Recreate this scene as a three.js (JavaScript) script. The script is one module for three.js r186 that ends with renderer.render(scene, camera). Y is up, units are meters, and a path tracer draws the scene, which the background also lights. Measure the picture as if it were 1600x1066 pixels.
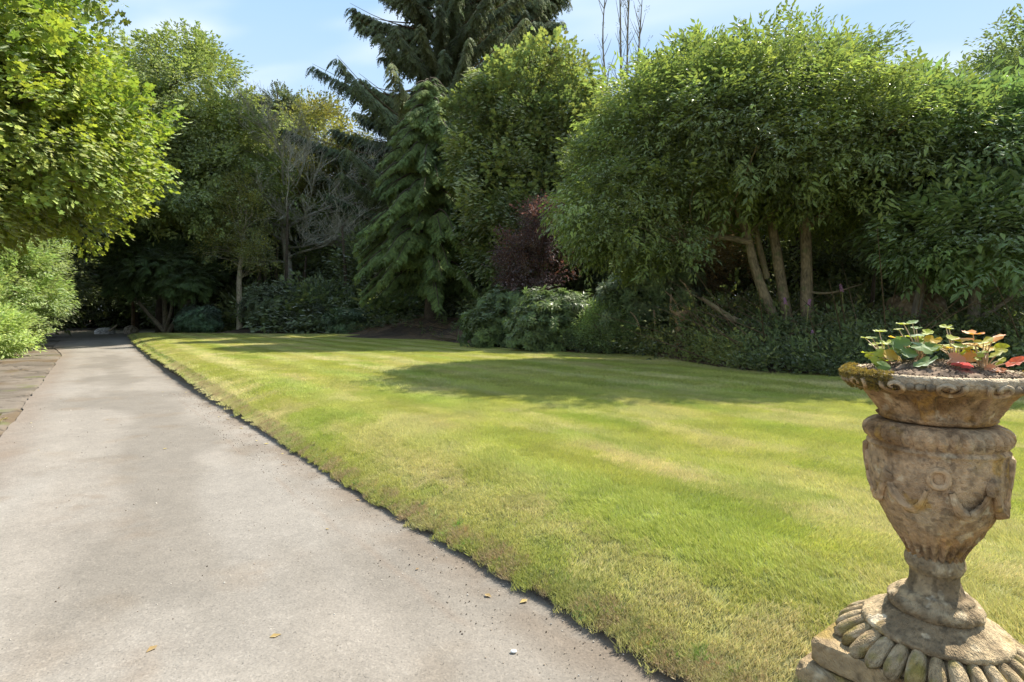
import * as THREE from 'three';
import { mergeGeometries } from 'three/addons/utils/BufferGeometryUtils.js';

// ------------------------------------------------------------------ camera, sky, sun, exposure
const scene = new THREE.Scene();
const renderer = new THREE.WebGLRenderer({ antialias: true });
renderer.toneMapping = THREE.LinearToneMapping;
renderer.toneMappingExposure = 2.2;
renderer.shadowMap.enabled = true;
const camera = new THREE.PerspectiveCamera(61.84, 1600 / 1066, 0.05, 900);
camera.position.set(0, 1.4, 0);
camera.lookAt(0, 1.4, -10);
camera.setViewOffset(1600, 1066, 0, 43, 1600, 1066);      // a little vertical lens shift keeps the trunks upright

const rng = (seed) => () => { seed = (seed + 0x6d2b79f5) | 0; let t = Math.imul(seed ^ (seed >>> 15), 1 | seed); t = (t + Math.imul(t ^ (t >>> 7), 61 | t)) ^ t; return ((t ^ (t >>> 14)) >>> 0) / 4294967296; };
const clamp = (x, a = 0, b = 1) => Math.min(b, Math.max(a, x)), lerp = (a, b, t) => a + (b - a) * t, smooth = (a, b, x) => { const t = clamp((x - a) / (b - a)); return t * t * (3 - 2 * t); };
const hash = (x, y, z) => { let h = Math.imul(x, 374761393) ^ Math.imul(y, 668265263) ^ Math.imul(z, 2147483647 ^ 0x5bd1e995); h = Math.imul(h ^ (h >>> 13), 1274126177); return ((h ^ (h >>> 16)) >>> 0) / 4294967296; };
function noise(x, y, z = 0) {
  const ix = Math.floor(x), iy = Math.floor(y), iz = Math.floor(z); x -= ix; y -= iy; z -= iz;
  const u = x * x * (3 - 2 * x), v = y * y * (3 - 2 * y), w = z * z * (3 - 2 * z);
  const l = (k) => lerp(lerp(hash(ix, iy, iz + k), hash(ix + 1, iy, iz + k), u), lerp(hash(ix, iy + 1, iz + k), hash(ix + 1, iy + 1, iz + k), u), v);
  return lerp(l(0), l(1), w);
}
const fbm = (x, y, z = 0, o = 4) => { let s = 0, a = 0.5, n = 0; for (let i = 0; i < o; i++) { s += a * noise(x, y, z); n += a; a *= 0.5; x = x * 2.03 + 17.1; y = y * 2.03 + 5.7; z = z * 2.03 + 9.3; } return s / n; };
const mix3 = (a, b, t) => [lerp(a[0], b[0], t), lerp(a[1], b[1], t), lerp(a[2], b[2], t)];

{ // clear summer sky with thin cirrus
  const W = 1536, H = 768, d = new Float32Array(W * H * 4);
  for (let j = 0; j < H; j++) {
    const el = ((j + 0.5) / H - 0.5) * Math.PI, y = Math.sin(el);
    for (let i = 0; i < W; i++) {
      const az = ((i + 0.5) / W - 0.5) * 2 * Math.PI, x = Math.cos(az) * Math.cos(el), z = Math.sin(az) * Math.cos(el);
      const e = Math.max(0, y);
      let c = mix3([0.43, 0.50, 0.545], [0.16, 0.295, 0.49], Math.pow(smooth(0, 1, e * 1.3), 0.66));
      if (y > 0.005) {
        const k = 1 / (y + 0.13), cx = x * k, cz = z * k;
        const warp = fbm(cx * 0.7 + 3, cz * 0.7, 2.5) * 1.5;
        const n = fbm(cx * 0.9 + cz * 0.5 + warp, (cz * 3.4 - cx * 1.5) + warp, 4.2, 5), cover = smooth(0.4, 0.68, fbm(cx * 0.45 + 9, cz * 0.45 + 4, 1.1, 3));
        const a = smooth(0.34, 0.68, n) * (0.3 + 0.7 * cover) * smooth(0.01, 0.12, y);
        c = mix3(c, [0.52, 0.55, 0.58], a);
      }
      d.set([c[0], c[1], c[2], 1], (j * W + i) * 4);
    }
  }
  const t = new THREE.DataTexture(d, W, H, THREE.RGBAFormat, THREE.FloatType);
  t.mapping = THREE.EquirectangularReflectionMapping; t.magFilter = THREE.LinearFilter; t.needsUpdate = true;
  scene.background = t; scene.environment = t;
}
const SUN = new THREE.Vector3(0.52, 0.75, -0.36).normalize();
const sun = new THREE.DirectionalLight(new THREE.Color(1, 0.93, 0.8), 5);
sun.position.copy(SUN).multiplyScalar(90).add(new THREE.Vector3(0, 0, -18)); sun.target.position.set(0, 0, -18);
sun.castShadow = true; sun.shadow.radius = 1;
sun.shadow.mapSize.set(4096, 4096);
Object.assign(sun.shadow.camera, { left: -50, right: 50, top: 50, bottom: -50, near: 1, far: 220 });
scene.add(sun, sun.target);

// ------------------------------------------------------------------ helpers
const V = (x, y, z) => new THREE.Vector3(x, y, z);
const used = new Map();
function numbered(name) { const n = used.get(name) ?? 0; used.set(name, n + 1); return n ? name + '_' + String(n).padStart(3, '0') : name; }
function tag(o, label, category, group) { o.userData.label = label; o.userData.category = category; if (group) o.userData.group = group; return o; }
function thing(name, label, category, pos = [0, 0, 0], group) { const o = new THREE.Group(); o.name = numbered(name); o.position.set(...pos); scene.add(o); return tag(o, label, category, group); }
function part(name, geometry, material, parent, kind) { const m = new THREE.Mesh(geometry, material); m.name = name; m.castShadow = m.receiveShadow = true; if (kind) m.userData.kind = kind; parent.add(m); return m; }
function struct(name, geometry, material, label) { const m = part(numbered(name), geometry, material, scene, 'structure'); if (label) m.userData.label = label; return m; }
function geo(pos, idx, { color, uv, normals = true } = {}) {
  const g = new THREE.BufferGeometry();
  g.setAttribute('position', new THREE.Float32BufferAttribute(pos, 3));
  if (color) g.setAttribute('color', new THREE.Float32BufferAttribute(color, 3));
  if (uv) g.setAttribute('uv', new THREE.Float32BufferAttribute(uv, 2));
  if (idx) g.setIndex(idx);
  if (normals) g.computeVertexNormals();
  return g;
}
function gridGeo(nu, nv, f, withColor = true, withUv = false) {          // f(i, j) -> [x, y, z, r, g, b, u, v]
  const pos = [], color = [], uv = [], idx = [];
  for (let j = 0; j <= nv; j++) for (let i = 0; i <= nu; i++) { const p = f(i, j); pos.push(p[0], p[1], p[2]); if (withColor) color.push(p[3], p[4], p[5]); if (withUv) uv.push(p[6], p[7]); }
  for (let j = 0; j < nv; j++) for (let i = 0; i < nu; i++) { const a = j * (nu + 1) + i, b = a + nu + 1; idx.push(a, a + 1, b, a + 1, b + 1, b); }
  return geo(pos, idx, { color: withColor && color, uv: withUv && uv });
}
// a bent tapered tube through points with radii; uv in metres; slightly lumpy
function tube(points, radii, sides = 7, segs = 10, lump = 0.08, seed = 1) {
  const curve = new THREE.CatmullRomCurve3(points.map((p) => p.isVector3 ? p : V(...p)), false, 'centripetal'), pos = [], uv = [], idx = [];
  const total = curve.getLength(); let nrm = V(1, 0, 0);
  for (let j = 0; j <= segs; j++) {
    const t = j / segs, c = curve.getPoint(t), d = curve.getTangent(t);
    nrm = nrm.clone().addScaledVector(d, -nrm.dot(d)); if (nrm.lengthSq() < 1e-6) nrm.set(0, 0, 1).addScaledVector(d, -d.z); nrm.normalize();
    const b = V().crossVectors(d, nrm), k = t * (radii.length - 1), r0 = radii[Math.floor(k)], r = lerp(r0, radii[Math.min(radii.length - 1, Math.floor(k) + 1)], k % 1);
    for (let i = 0; i <= sides; i++) {
      const a = (i % sides) / sides * 2 * Math.PI, rr = r * (1 + lump * (2 * noise(Math.cos(a) * 1.7 + seed, t * total / (r0 * 4 + 0.02), Math.sin(a) * 1.7 + seed * 3) - 1));
      pos.push(c.x + (nrm.x * Math.cos(a) + b.x * Math.sin(a)) * rr, c.y + (nrm.y * Math.cos(a) + b.y * Math.sin(a)) * rr, c.z + (nrm.z * Math.cos(a) + b.z * Math.sin(a)) * rr);
      uv.push(i / sides * Math.max(0.3, r0 * 6), t * total);
    }
  }
  for (let j = 0; j < segs; j++) for (let i = 0; i < sides; i++) { const a = j * (sides + 1) + i, b2 = a + sides + 1; idx.push(a, a + 1, b2, a + 1, b2 + 1, b2); }
  return geo(pos, idx, { uv });
}
function tex(w, h, f, srgb) {
  const d = new Uint8Array(w * h * 4);
  for (let y = 0; y < h; y++) for (let x = 0; x < w; x++) { const c = f(x / w, y / h, x, y); d.set([clamp(c[0]) * 255, clamp(c[1]) * 255, clamp(c[2]) * 255, 255], (y * w + x) * 4); }
  const t = new THREE.DataTexture(d, w, h); t.wrapS = t.wrapT = THREE.RepeatWrapping; t.magFilter = THREE.LinearFilter; t.needsUpdate = true; if (srgb) t.colorSpace = THREE.SRGBColorSpace; return t;
}
// tileable noise: sampled on a torus-like blend
const tnoise = (u, v, f, seed, o = 3) => { let s = 0, a = 0.5, n = 0; for (let k = 0; k < o; k++) { const F = f << k, x = u * F, y = v * F, ix = Math.floor(x), iy = Math.floor(y), fx = x - ix, fy = y - iy, m = (q) => ((q % F) + F) % F, sx = fx * fx * (3 - 2 * fx), sy = fy * fy * (3 - 2 * fy); s += a * lerp(lerp(hash(m(ix), m(iy), seed + k), hash(m(ix + 1), m(iy), seed + k), sx), lerp(hash(m(ix), m(iy + 1), seed + k), hash(m(ix + 1), m(iy + 1), seed + k), sx), sy); n += a; a *= 0.5; } return s / n; };

// ------------------------------------------------------------------ the ground plan: s runs along the drive, t to its right
const P0 = [0.24, -2.54], U = [-0.594, -0.805], N = [0.805, -0.594];
const toWorld = (s, t) => [P0[0] + U[0] * s + N[0] * t, P0[1] + U[1] * s + N[1] * t];
const toST = (x, z) => { const a = x - P0[0], b = z - P0[1]; return [a * U[0] + b * U[1], a * N[0] + b * N[1]]; };
const edgeT = (s) => -0.2 * Math.sin(Math.PI * clamp(s, 0, 36) / 36) + 0.035 * (fbm(s * 1.6, 3.3) - 0.5) * 2 + 0.03 * (fbm(s * 4.2, 5.1) - 0.5) + 0.02 * (noise(s * 11, 8.8) - 0.5) + 0.09 * smooth(2, -0.6, s);
const lipH = (s) => lerp(0.052, 0.19, smooth(3, 13, s));
function lawnH(s, t) {                                                  // height of the lawn
  const d = t - edgeT(s), bank = lerp(1.0, 0.55, smooth(3, 13, s));
  return lipH(s) + (0.285 - lipH(s)) * Math.sin(Math.PI / 2 * clamp(d / bank)) + 0.02 * clamp(d / 8) + 0.02 * (fbm(s * 0.9, t * 0.9, 2) - 0.5) * clamp(d * 2) + 0.005 * (fbm(s * 5, t * 5, 7) - 0.5);
}
const EDGE = [[-22.6, 33.2], [-21.6, 32.8], [-13.7, 31], [-9.3, 30.6], [-4.6, 25.8], [-1.3, 19.6], [0.56, 16.6], [2.1, 15.5], [3.4, 15.1], [3.9, 13.4], [4.25, 11.4], [4.7, 10.5], [5.7, 9.9], [6.5, 9.6], [8.1, 9.0], [11, 8.6], [16, 8.4]];
function lawnEnd(x) { let k = 0; while (k < EDGE.length - 2 && x > EDGE[k + 1][0]) k++; const a = EDGE[k], b = EDGE[k + 1]; return lerp(a[1], b[1], clamp((x - a[0]) / (b[0] - a[0]))); }
const pastLawn = (x, z) => (-z - lawnEnd(x)) + 0.3 * (fbm(x * 1.3, z * 1.3, 5) - 0.5);      // metres beyond the far edge of the lawn, negative on it
function groundH(x, z) {
  const [s, t] = toST(x, z), d = t - edgeT(s);
  if (d < 0) return smooth(-3.4, -7, t) * 0.25 * smooth(0, 6, s);
  const p = pastLawn(x, z), rise = smooth(0, 2.5, p) * (0.14 + 0.3 * fbm(x * 0.35, z * 0.35, 11) + 0.12 * fbm(x * 1.6, z * 1.6, 3)) * smooth(44, 36, s) + 0.55 * Math.exp(-(((x + 3.2) / 3.6) ** 2) - (((z + 27.5) / 2.6) ** 2));
  return lawnH(s, t) * smooth(46, 38, s) + rise;
}
// ------------------------------------------------------------------ surfaces
const gritTex = tex(1024, 1024, (u, v) => {
  const f = tnoise(u, v, 256, 3, 2), m = tnoise(u, v, 64, 9, 2), c = tnoise(u, v, 6, 21, 4), dark = smooth(0.86, 0.93, tnoise(u, v, 220, 44, 1)) * 0.22, pale = smooth(0.8, 0.9, tnoise(u, v, 150, 71, 1)) * 0.16;
  const k = 0.80 + (f - 0.5) * 0.3 + (m - 0.5) * 0.12 + (c - 0.5) * 0.16 - dark + pale;
  return [k, k * 0.985, k * 0.965];
});
const gritBump = tex(1024, 1024, (u, v) => { const k = 0.6 * tnoise(u, v, 200, 3, 2) + 0.4 * tnoise(u, v, 64, 9, 2) - 0.3 * smooth(0.86, 0.93, tnoise(u, v, 220, 44, 1)); return [k, k, k]; });
const driveMat = new THREE.MeshStandardMaterial({ map: gritTex, bumpMap: gritBump, bumpScale: 0.003, roughness: 0.92, vertexColors: true });
const earthTex = tex(512, 512, (u, v) => { const k = 0.55 + (tnoise(u, v, 40, 5, 3) - 0.5) * 0.9 + (tnoise(u, v, 6, 15, 3) - 0.5) * 0.5; return [k, k * 0.95, k * 0.88]; });
const earthMat = new THREE.MeshStandardMaterial({ map: earthTex, bumpMap: earthTex, bumpScale: 0.03, roughness: 1, vertexColors: true });
const plainMat = (o = {}) => new THREE.MeshStandardMaterial({ roughness: 0.95, vertexColors: true, ...o });

function driveColor(s, t) {
  let c = [0.212, 0.192, 0.168];
  const cx = t + 1.35, damp = smooth(0.52, 0.74, fbm(s * 0.55 + 3, t * 1.1 + 1, 8) + 0.16 * Math.exp(-((cx - 0.15) ** 2) / 0.12)) ;
  c = mix3(c, [0.128, 0.114, 0.096], damp * 0.62);
  c = mix3(c, [0.24, 0.225, 0.205], 0.5 * smooth(0.5, 0.75, fbm(s * 0.35, t * 1.3, 23)));
  c = mix3(c, [0.155, 0.12, 0.085], 0.4 * smooth(0.6, 0.8, fbm(s * 2.1, t * 2.1, 31)) );
  const e = edgeT(s) - t;                                               // silt washed against the lawn edge
  c = mix3(c, [0.13, 0.098, 0.07], 0.75 * smooth(0.42, 0.0, e + 0.22 * (fbm(s * 2.5, t * 2.5, 40) - 0.5)) * smooth(0.25, 0.6, fbm(s * 6, t * 6, 41)));
  const seam = Math.abs(e - 0.42 - 0.12 * (fbm(s * 0.8, 1.2) - 0.5)); c = mix3(c, [0.17, 0.13, 0.10], 0.35 * smooth(0.03, 0.0, seam) * smooth(0.45, 0.6, fbm(s * 1.1, 9)));
  const l = t - leftT(s); c = mix3(c, [0.17, 0.13, 0.10], 0.6 * smooth(0.5, 0.0, l + 0.3 * (fbm(s * 2, t * 2, 50) - 0.5)));
  for (const [ps, pt, rs, rt] of [[3.3, -1.72, 0.5, 0.2], [1.35, -1.0, 0.22, 0.09], [2.5, -1.45, 0.3, 0.14], [0.7, -1.55, 0.25, 0.12]]) { const q = ((s - ps) / rs) ** 2 + ((t - pt) / rt) ** 2; if (q < 4) c = mix3(c, [0.15, 0.115, 0.085], 0.5 * Math.exp(-q) * smooth(0.35, 0.7, fbm(s * 9, t * 9, 60))); }
  return c.map((x) => x * (0.9 + 0.2 * fbm(s * 14, t * 14, 70)) / 0.8);
}
const leftT = (s) => lerp(-3.4, -2.52, smooth(-1, 5.5, s)) - 0.5 * smooth(22, 30, s) + 0.09 * (fbm(s * 0.9, 14.2) - 0.5) + 0.03 * (noise(s * 4, 2.2) - 0.5);
{
  const make = (s0, s1, ns, nt, wide) => gridGeo(nt, ns, (i, j) => {
    const s = lerp(s0, s1, j / ns), a = leftT(s) - (wide ? 0 : 0) , b = edgeT(s) + 0.12, t = lerp(a, b, i / nt), [x, z] = toWorld(s, t), c = driveColor(s, t);
    const y = 0.012 * (fbm(s * 0.5, t * 0.9, 6) - 0.5) + 0.012 * smooth(0, 0.4, t - leftT(s));
    return [x, y, z, ...c, s / 1.7, t / 1.7];
  }, true, true);
  const near = make(-4, 11, 380, 84), far = make(11, 36, 170, 30);
  struct('drive', mergeGeometries([near, far]), driveMat);
  // far end: the drive opens on to a cross track in the shade of the wood
  struct('cross_track', gridGeo(60, 60, (i, j) => { const s = lerp(35.8, 66, j / 60), t = lerp(-16, 9 * smooth(36, 42, s) + edgeT(s), i / 60), [x, z] = toWorld(s, t), c = driveColor(s * 0.7, -2.5 + fbm(s * 0.2, t * 0.2) * 1.5).map((k) => k * 0.95); return [x, 0.01, z, ...c, s / 1.7, t / 1.7]; }, true, true), driveMat);
  // old broken tarmac left of the drive, a little lower, cracked and stained
  const crack = (s, t) => { let d = 1; for (const [a, b, c] of [[0.35, 1.1, 3], [1.2, 0.3, 7], [0.8, -0.9, 12]]) { const q = (a * s + b * t) * 0.55 + 1.4 * fbm(s * 0.7, t * 0.7, c); d = Math.min(d, Math.abs(q - Math.round(q)) / 0.55); } return d; };
  struct('old_tarmac', gridGeo(60, 420, (i, j) => {
    const s = lerp(-4, 36, j / 420), t = lerp(leftT(s) - 3.4, leftT(s) + 0.05, i / 60), [x, z] = toWorld(s, t), k = fbm(s * 1.5, t * 1.5, 80), e = leftT(s) - t;
    let c = mix3([0.10, 0.082, 0.064], [0.155, 0.13, 0.105], smooth(0.35, 0.65, k)); c = mix3(c, [0.10, 0.065, 0.03], 0.8 * smooth(0.55, 0.72, fbm(s * 0.6, t * 0.9, 90)));
    c = mix3(c, [0.04, 0.03, 0.022], 0.85 * smooth(0.045, 0.015, crack(s, t))); c = mix3(c, [0.10, 0.11, 0.03], 0.7 * smooth(0.62, 0.75, fbm(s * 2.2, t * 2.2, 95)) * smooth(1.2, 0.2, e));
    c = mix3(c, [0.14, 0.085, 0.045], smooth(1.7, 2.5, e + 0.8 * (k - 0.5)));
    return [x, -0.004 + 0.012 * (fbm(s * 3, t * 3, 97) - 0.5) - 0.02 * smooth(0.05, 0, e) + 0.02 * smooth(0.04, 0.1, crack(s, t)) - 0.016 + 0.12 * smooth(2.0, 3.4, e), z, ...c.map((v) => v / 0.8), s / 1.7, t / 1.7];
  }, true, true), driveMat);
}
// lawn
const straw = (s, t) => clamp(0.95 * smooth(0.46, 0.72, fbm(s * 0.16, t * 4.2, 100)) * smooth(0.2, 0.7, fbm(s * 1.6, t * 4.4, 104)) + 0.55 * smooth(0.52, 0.7, fbm(s * 0.9, t * 1.9, 108)) + 0.75 * smooth(0.6, 0.72, fbm(s * 2.2, t * 2.6, 112)) * smooth(1.2, 0.2, t - edgeT(s)));
const lush = (s, t) => smooth(0.42, 0.74, fbm(s * 0.9 + 40, t * 3.2, 120));
{
  const ground = (s, t) => { const k = straw(s, t); let c = mix3([0.14, 0.165, 0.04], [0.24, 0.225, 0.085], k); return c.map((v) => v * (0.75 + 0.5 * fbm(s * 12, t * 12, 130))); };
  const strip = (s0, s1, ns, t1, nt) => gridGeo(nt, ns, (i, j) => { const s = lerp(s0, s1, j / ns), q = i / nt, t = edgeT(s) + q * q * t1 + 0.01, [x, z] = toWorld(s, t), c = ground(s, t); let y = lawnH(s, t) - 0.014; if (pastLawn(x, z) > 0.25) y -= 0.1; return [x, y, z, ...c]; });
  struct('lawn', mergeGeometries([strip(-6, 10, 260, 24, 220), strip(10, 38, 200, 26, 150)]), plainMat());
  // the cut soil face of the lawn edge
  struct('soil_edge', gridGeo(5, 900, (i, j) => { const s = lerp(-6, 38, j / 900), q = i / 5, t = edgeT(s) + 0.03 * Math.sin(q * 2.6) * (0.4 + noise(s * 12, q * 4)) - 0.02 + q * 0.035, [x, z] = toWorld(s, t), k = fbm(s * 10, q * 2, 140); return [x, -0.03 + q * (lipH(s) + 0.03), z, ...mix3([0.045, 0.032, 0.02], [0.13, 0.095, 0.055], k)]; }), plainMat());
}
// woodland floor: one sheet that runs to the horizon
{
  const soil = (x, z) => { const k = fbm(x * 1.1, z * 1.1, 150), [s, t] = toST(x, z); return mix3([0.05, 0.034, 0.021], [0.13, 0.085, 0.05], smooth(0.3, 0.7, k)).map((v) => v / 0.55); };
  const pos = (x, z) => { const p = pastLawn(x, z), [s, t] = toST(x, z), d = t - edgeT(s); let y = groundH(x, z); if (d < 0.35 || (d >= 0 && p < 0)) y -= d < 0.35 ? 0.15 : 0.09; if (s > 34 && t < 10) y = -0.05; return [x, y, z, ...soil(x, z), x / 1.3, z / 1.3]; };
  const inner = gridGeo(200, 200, (i, j) => pos(lerp(-34, 26, i / 200), lerp(6, -54, j / 200)), true, true);
  const ring = (x0, x1, z0, z1, n) => gridGeo(n, n, (i, j) => { const x = lerp(x0, x1, i / n), z = lerp(z0, z1, j / n); return [x, -0.06 + (z < -54 || x > 26 ? 0.3 * smooth(0, 5, Math.max(-54 - z, x - 26)) : 0), z, ...soil(x, z), x / 1.3, z / 1.3]; }, true, true);
  struct('woodland_floor', mergeGeometries([inner, ring(-34, 26, -54, -400, 40), ring(-400, -34, 300, -400, 40), ring(26, 400, 300, -400, 40), ring(-34, 26, 300, 6, 30)]), earthMat);
}
// ------------------------------------------------------------------ leaves
const leafMat = (o = {}) => new THREE.MeshPhysicalMaterial({ vertexColors: true, roughness: 1, transmission: 0.5, thickness: 0,  side: THREE.DoubleSide, ...o });
const broadMat = leafMat(), glossMat = leafMat({ clearcoat: 0.45, clearcoatRoughness: 0.32 }), needleMat = leafMat({ transmission: 0.25 }), grassMat = leafMat({ transmission: 0.35 });

class Soup {                                                            // collects coloured triangles
  constructor() { this.p = []; this.c = []; }
  tri(a, b, c, col) { this.p.push(...a, ...b, ...c); for (let k = 0; k < 3; k++) this.c.push(...col); }
  leaf(outline, m, col) {                                              // outline: triangles of a flat leaf, m: placing matrix
    const q = outline.map(([x, y, z]) => { const v = V(x, y, z).applyMatrix4(m); return [v.x, v.y, v.z]; });
    for (let k = 0; k < q.length; k += 3) this.tri(q[k], q[k + 1], q[k + 2], col);
  }
  build() { return geo(this.p, null, { color: this.c, normals: false }); }
}
const fan = (c, ring) => ring.slice(0, -1).flatMap((p, k) => [c, p, ring[k + 1]]);
function ovalLeaf(L, W, fold = 0.18, curl = 0.2) { const b = [0, 0, 0], m = [0, 0.45 * L, -fold * W * 0.5], t = [0, L, -curl * L], l = [-W / 2, 0.4 * L, fold * W * 0.5], r = [W / 2, 0.4 * L, fold * W * 0.5]; return [b, r, m, b, m, l, m, r, t, m, t, l]; }
function thinLeaf(L, W) { return [[0, 0, 0], [W / 2, L * 0.4, 0], [0, L, 0], [0, 0, 0], [0, L, 0], [-W / 2, L * 0.4, 0]]; }
function palmLeaf(L) {                                                  // five-lobed sycamore leaf
  const R = [[0, 0.02], [0.24, 0.02], [0.44, 0.16], [0.3, 0.34], [0.58, 0.62], [0.26, 0.62], [0, 1.02], [-0.26, 0.62], [-0.58, 0.62], [-0.3, 0.34], [-0.44, 0.16], [-0.24, 0.02], [0, 0.02]];
  return fan([0, 0.38 * L, -0.05 * L], R.map(([x, y], k) => [x * L, y * L, (k % 2 ? -0.02 : 0.05) * L - Math.abs(x) * 0.1 * L]));
}
const M4 = () => new THREE.Matrix4();
function basis(dir, up, pos, scale = 1) {                               // y along dir, z as near up as can be
  const y = dir.clone().normalize(), z = up.clone().addScaledVector(y, -up.dot(y)); if (z.lengthSq() < 1e-5) z.set(y.y, -y.x, 0.3); z.normalize();
  const x = V().crossVectors(y, z); return M4().makeBasis(x.multiplyScalar(scale), y.multiplyScalar(scale), z.multiplyScalar(scale)).setPosition(pos);
}
const tone = (r, vary, yellow = 0.3) => { const k = 1 + (r() - 0.5) * 2 * vary, y = r() * yellow; return [k * (1 + 0.55 * y), k * (1 + 0.16 * y), k * (1 - 0.25 * y)]; };
// a twig with leaves set on both sides; z is up
function spray(seed, { n = 14, len = 0.45, leaf, spread = 1.05, droop = 0.35, side = 0.1, vary = 0.28, yellow = 0.5 }) {
  const r = rng(seed), s = new Soup();
  for (let i = 0; i < n; i++) {
    const t = 0.1 + 0.9 * (i + r() * 0.6) / n, e = i % 2 ? 1 : -1, a = spread * (1.1 - 0.75 * t) * e + (r() - 0.5) * 0.6;
    const d = V(Math.sin(a), Math.cos(a), -droop + (r() - 0.5) * 0.7), u = V((r() - 0.5) * 0.9, (r() - 0.5) * 0.9, 1);
    s.leaf(leaf, basis(d, u, V((r() - 0.5) * side, t * len, (r() - 0.5) * side * 1.6 - droop * 0.3 * t * t * len), 0.72 + r() * 0.5), tone(r, vary, yellow));
  }
  return s.build();
}
// leaves in a whorl round the shoot tip, as on rhododendrons
function whorl(seed, { n = 9, leaf, yellow = 0.3 }) {
  const r = rng(seed), s = new Soup();
  for (let k = 0; k < 2; k++) for (let i = 0; i < n; i++) { const a = (i + r() * 0.6) / n * 2 * Math.PI, lift = 0.15 + r() * 0.5 - k * 0.35; s.leaf(leaf, basis(V(Math.cos(a), lift, Math.sin(a)), V(-Math.cos(a) * 0.3 + (r() - 0.5) * 0.5, 1, -Math.sin(a) * 0.3 + (r() - 0.5) * 0.5), V((r() - 0.5) * 0.04, -k * 0.09, (r() - 0.5) * 0.04), 0.7 + r() * 0.45), tone(r, 0.25, yellow)); }
  return s.build();
}
// a flat drooping conifer frond
function frond(seed, { len = 0.6, pairs = 8, w = 0.03, hang = 0.5, fine = 3, vary = 0.25 }) {
  const r = rng(seed), s = new Soup(), at = (t) => V(0, t * len, -hang * len * t * t);
  for (let i = 0; i <= pairs; i++) for (const e of i === pairs ? [0] : [-1, 1]) {
    const t = (i + 0.4 + r() * 0.3) / (pairs + 0.6), p = at(t), L = len * (0.55 * (1 - t) + 0.16) * (0.75 + r() * 0.5), d = V(e * 0.85, 0.75, -hang * (0.9 + r() * 0.8)).normalize(), u = V((r() - 0.5) * 0.8, (r() - 0.5) * 0.8, 1), col = tone(r, vary, 0.35);
    s.leaf(thinLeaf(L, w * 1.1), basis(d, u, p), col);
    for (let q = 1; q <= fine; q++) for (const f of [-1, 1]) { const pp = p.clone().addScaledVector(d, L * q / (fine + 1)), dd = d.clone().add(V(f * 0.8 * (1 - Math.abs(e) * 0.5), f * e * -0.5, -0.35 + (r() - 0.5) * 0.5)); s.leaf(thinLeaf(L * 0.42 * (1.1 - q / (fine + 2)), w), basis(dd, u, pp), col.map((c) => c * (0.85 + r() * 0.3))); }
  }
  return s.build();
}
const KIT = {
  laurel: [1, 2, 3].map((k) => spray(k, { n: 19, len: 0.42, leaf: ovalLeaf(0.105, 0.042), spread: 1.2, droop: 0.28, side: 0.15, yellow: 0.7 })),
  bigLaurel: [11, 12, 13].map((k) => spray(k, { n: 15, len: 0.36, leaf: ovalLeaf(0.115, 0.05), spread: 1.2, droop: 0.25, side: 0.1 })),
  maple: [21, 22, 23].map((k) => spray(k, { n: 13, len: 0.5, leaf: palmLeaf(0.14), spread: 1.2, droop: 0.4, side: 0.22, vary: 0.38, yellow: 1.0 })),
  chestnut: [31, 32, 33].map((k) => spray(k, { n: 16, len: 0.75, leaf: ovalLeaf(0.24, 0.11), spread: 1.2, droop: 0.4, side: 0.35 })),
  wood: [41, 42, 43].map((k) => spray(k, { n: 20, len: 1.0, leaf: thinLeaf(0.26, 0.13), spread: 1.2, droop: 0.3, side: 0.55 })),
  small: [51, 52, 53].map((k) => spray(k, { n: 22, len: 0.6, leaf: ovalLeaf(0.1, 0.055), spread: 1.2, droop: 0.25, side: 0.22, yellow: 0.9 })),
  rhodo: [61, 62, 63].map((k) => whorl(k, { n: 8, leaf: ovalLeaf(0.15, 0.05, 0.15, 0.15) })),
  cypress: [71, 72, 73].map((k) => frond(k, { len: 0.75, pairs: 8, w: 0.045, hang: 0.55 })),
  spruce: [81, 82, 83].map((k) => frond(k, { len: 0.8, pairs: 8, w: 0.05, hang: 0.8, fine: 4 })),
  yew: [91, 92, 93].map((k) => frond(k, { len: 0.5, pairs: 9, w: 0.025, hang: 0.45, fine: 4 })),
};
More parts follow.
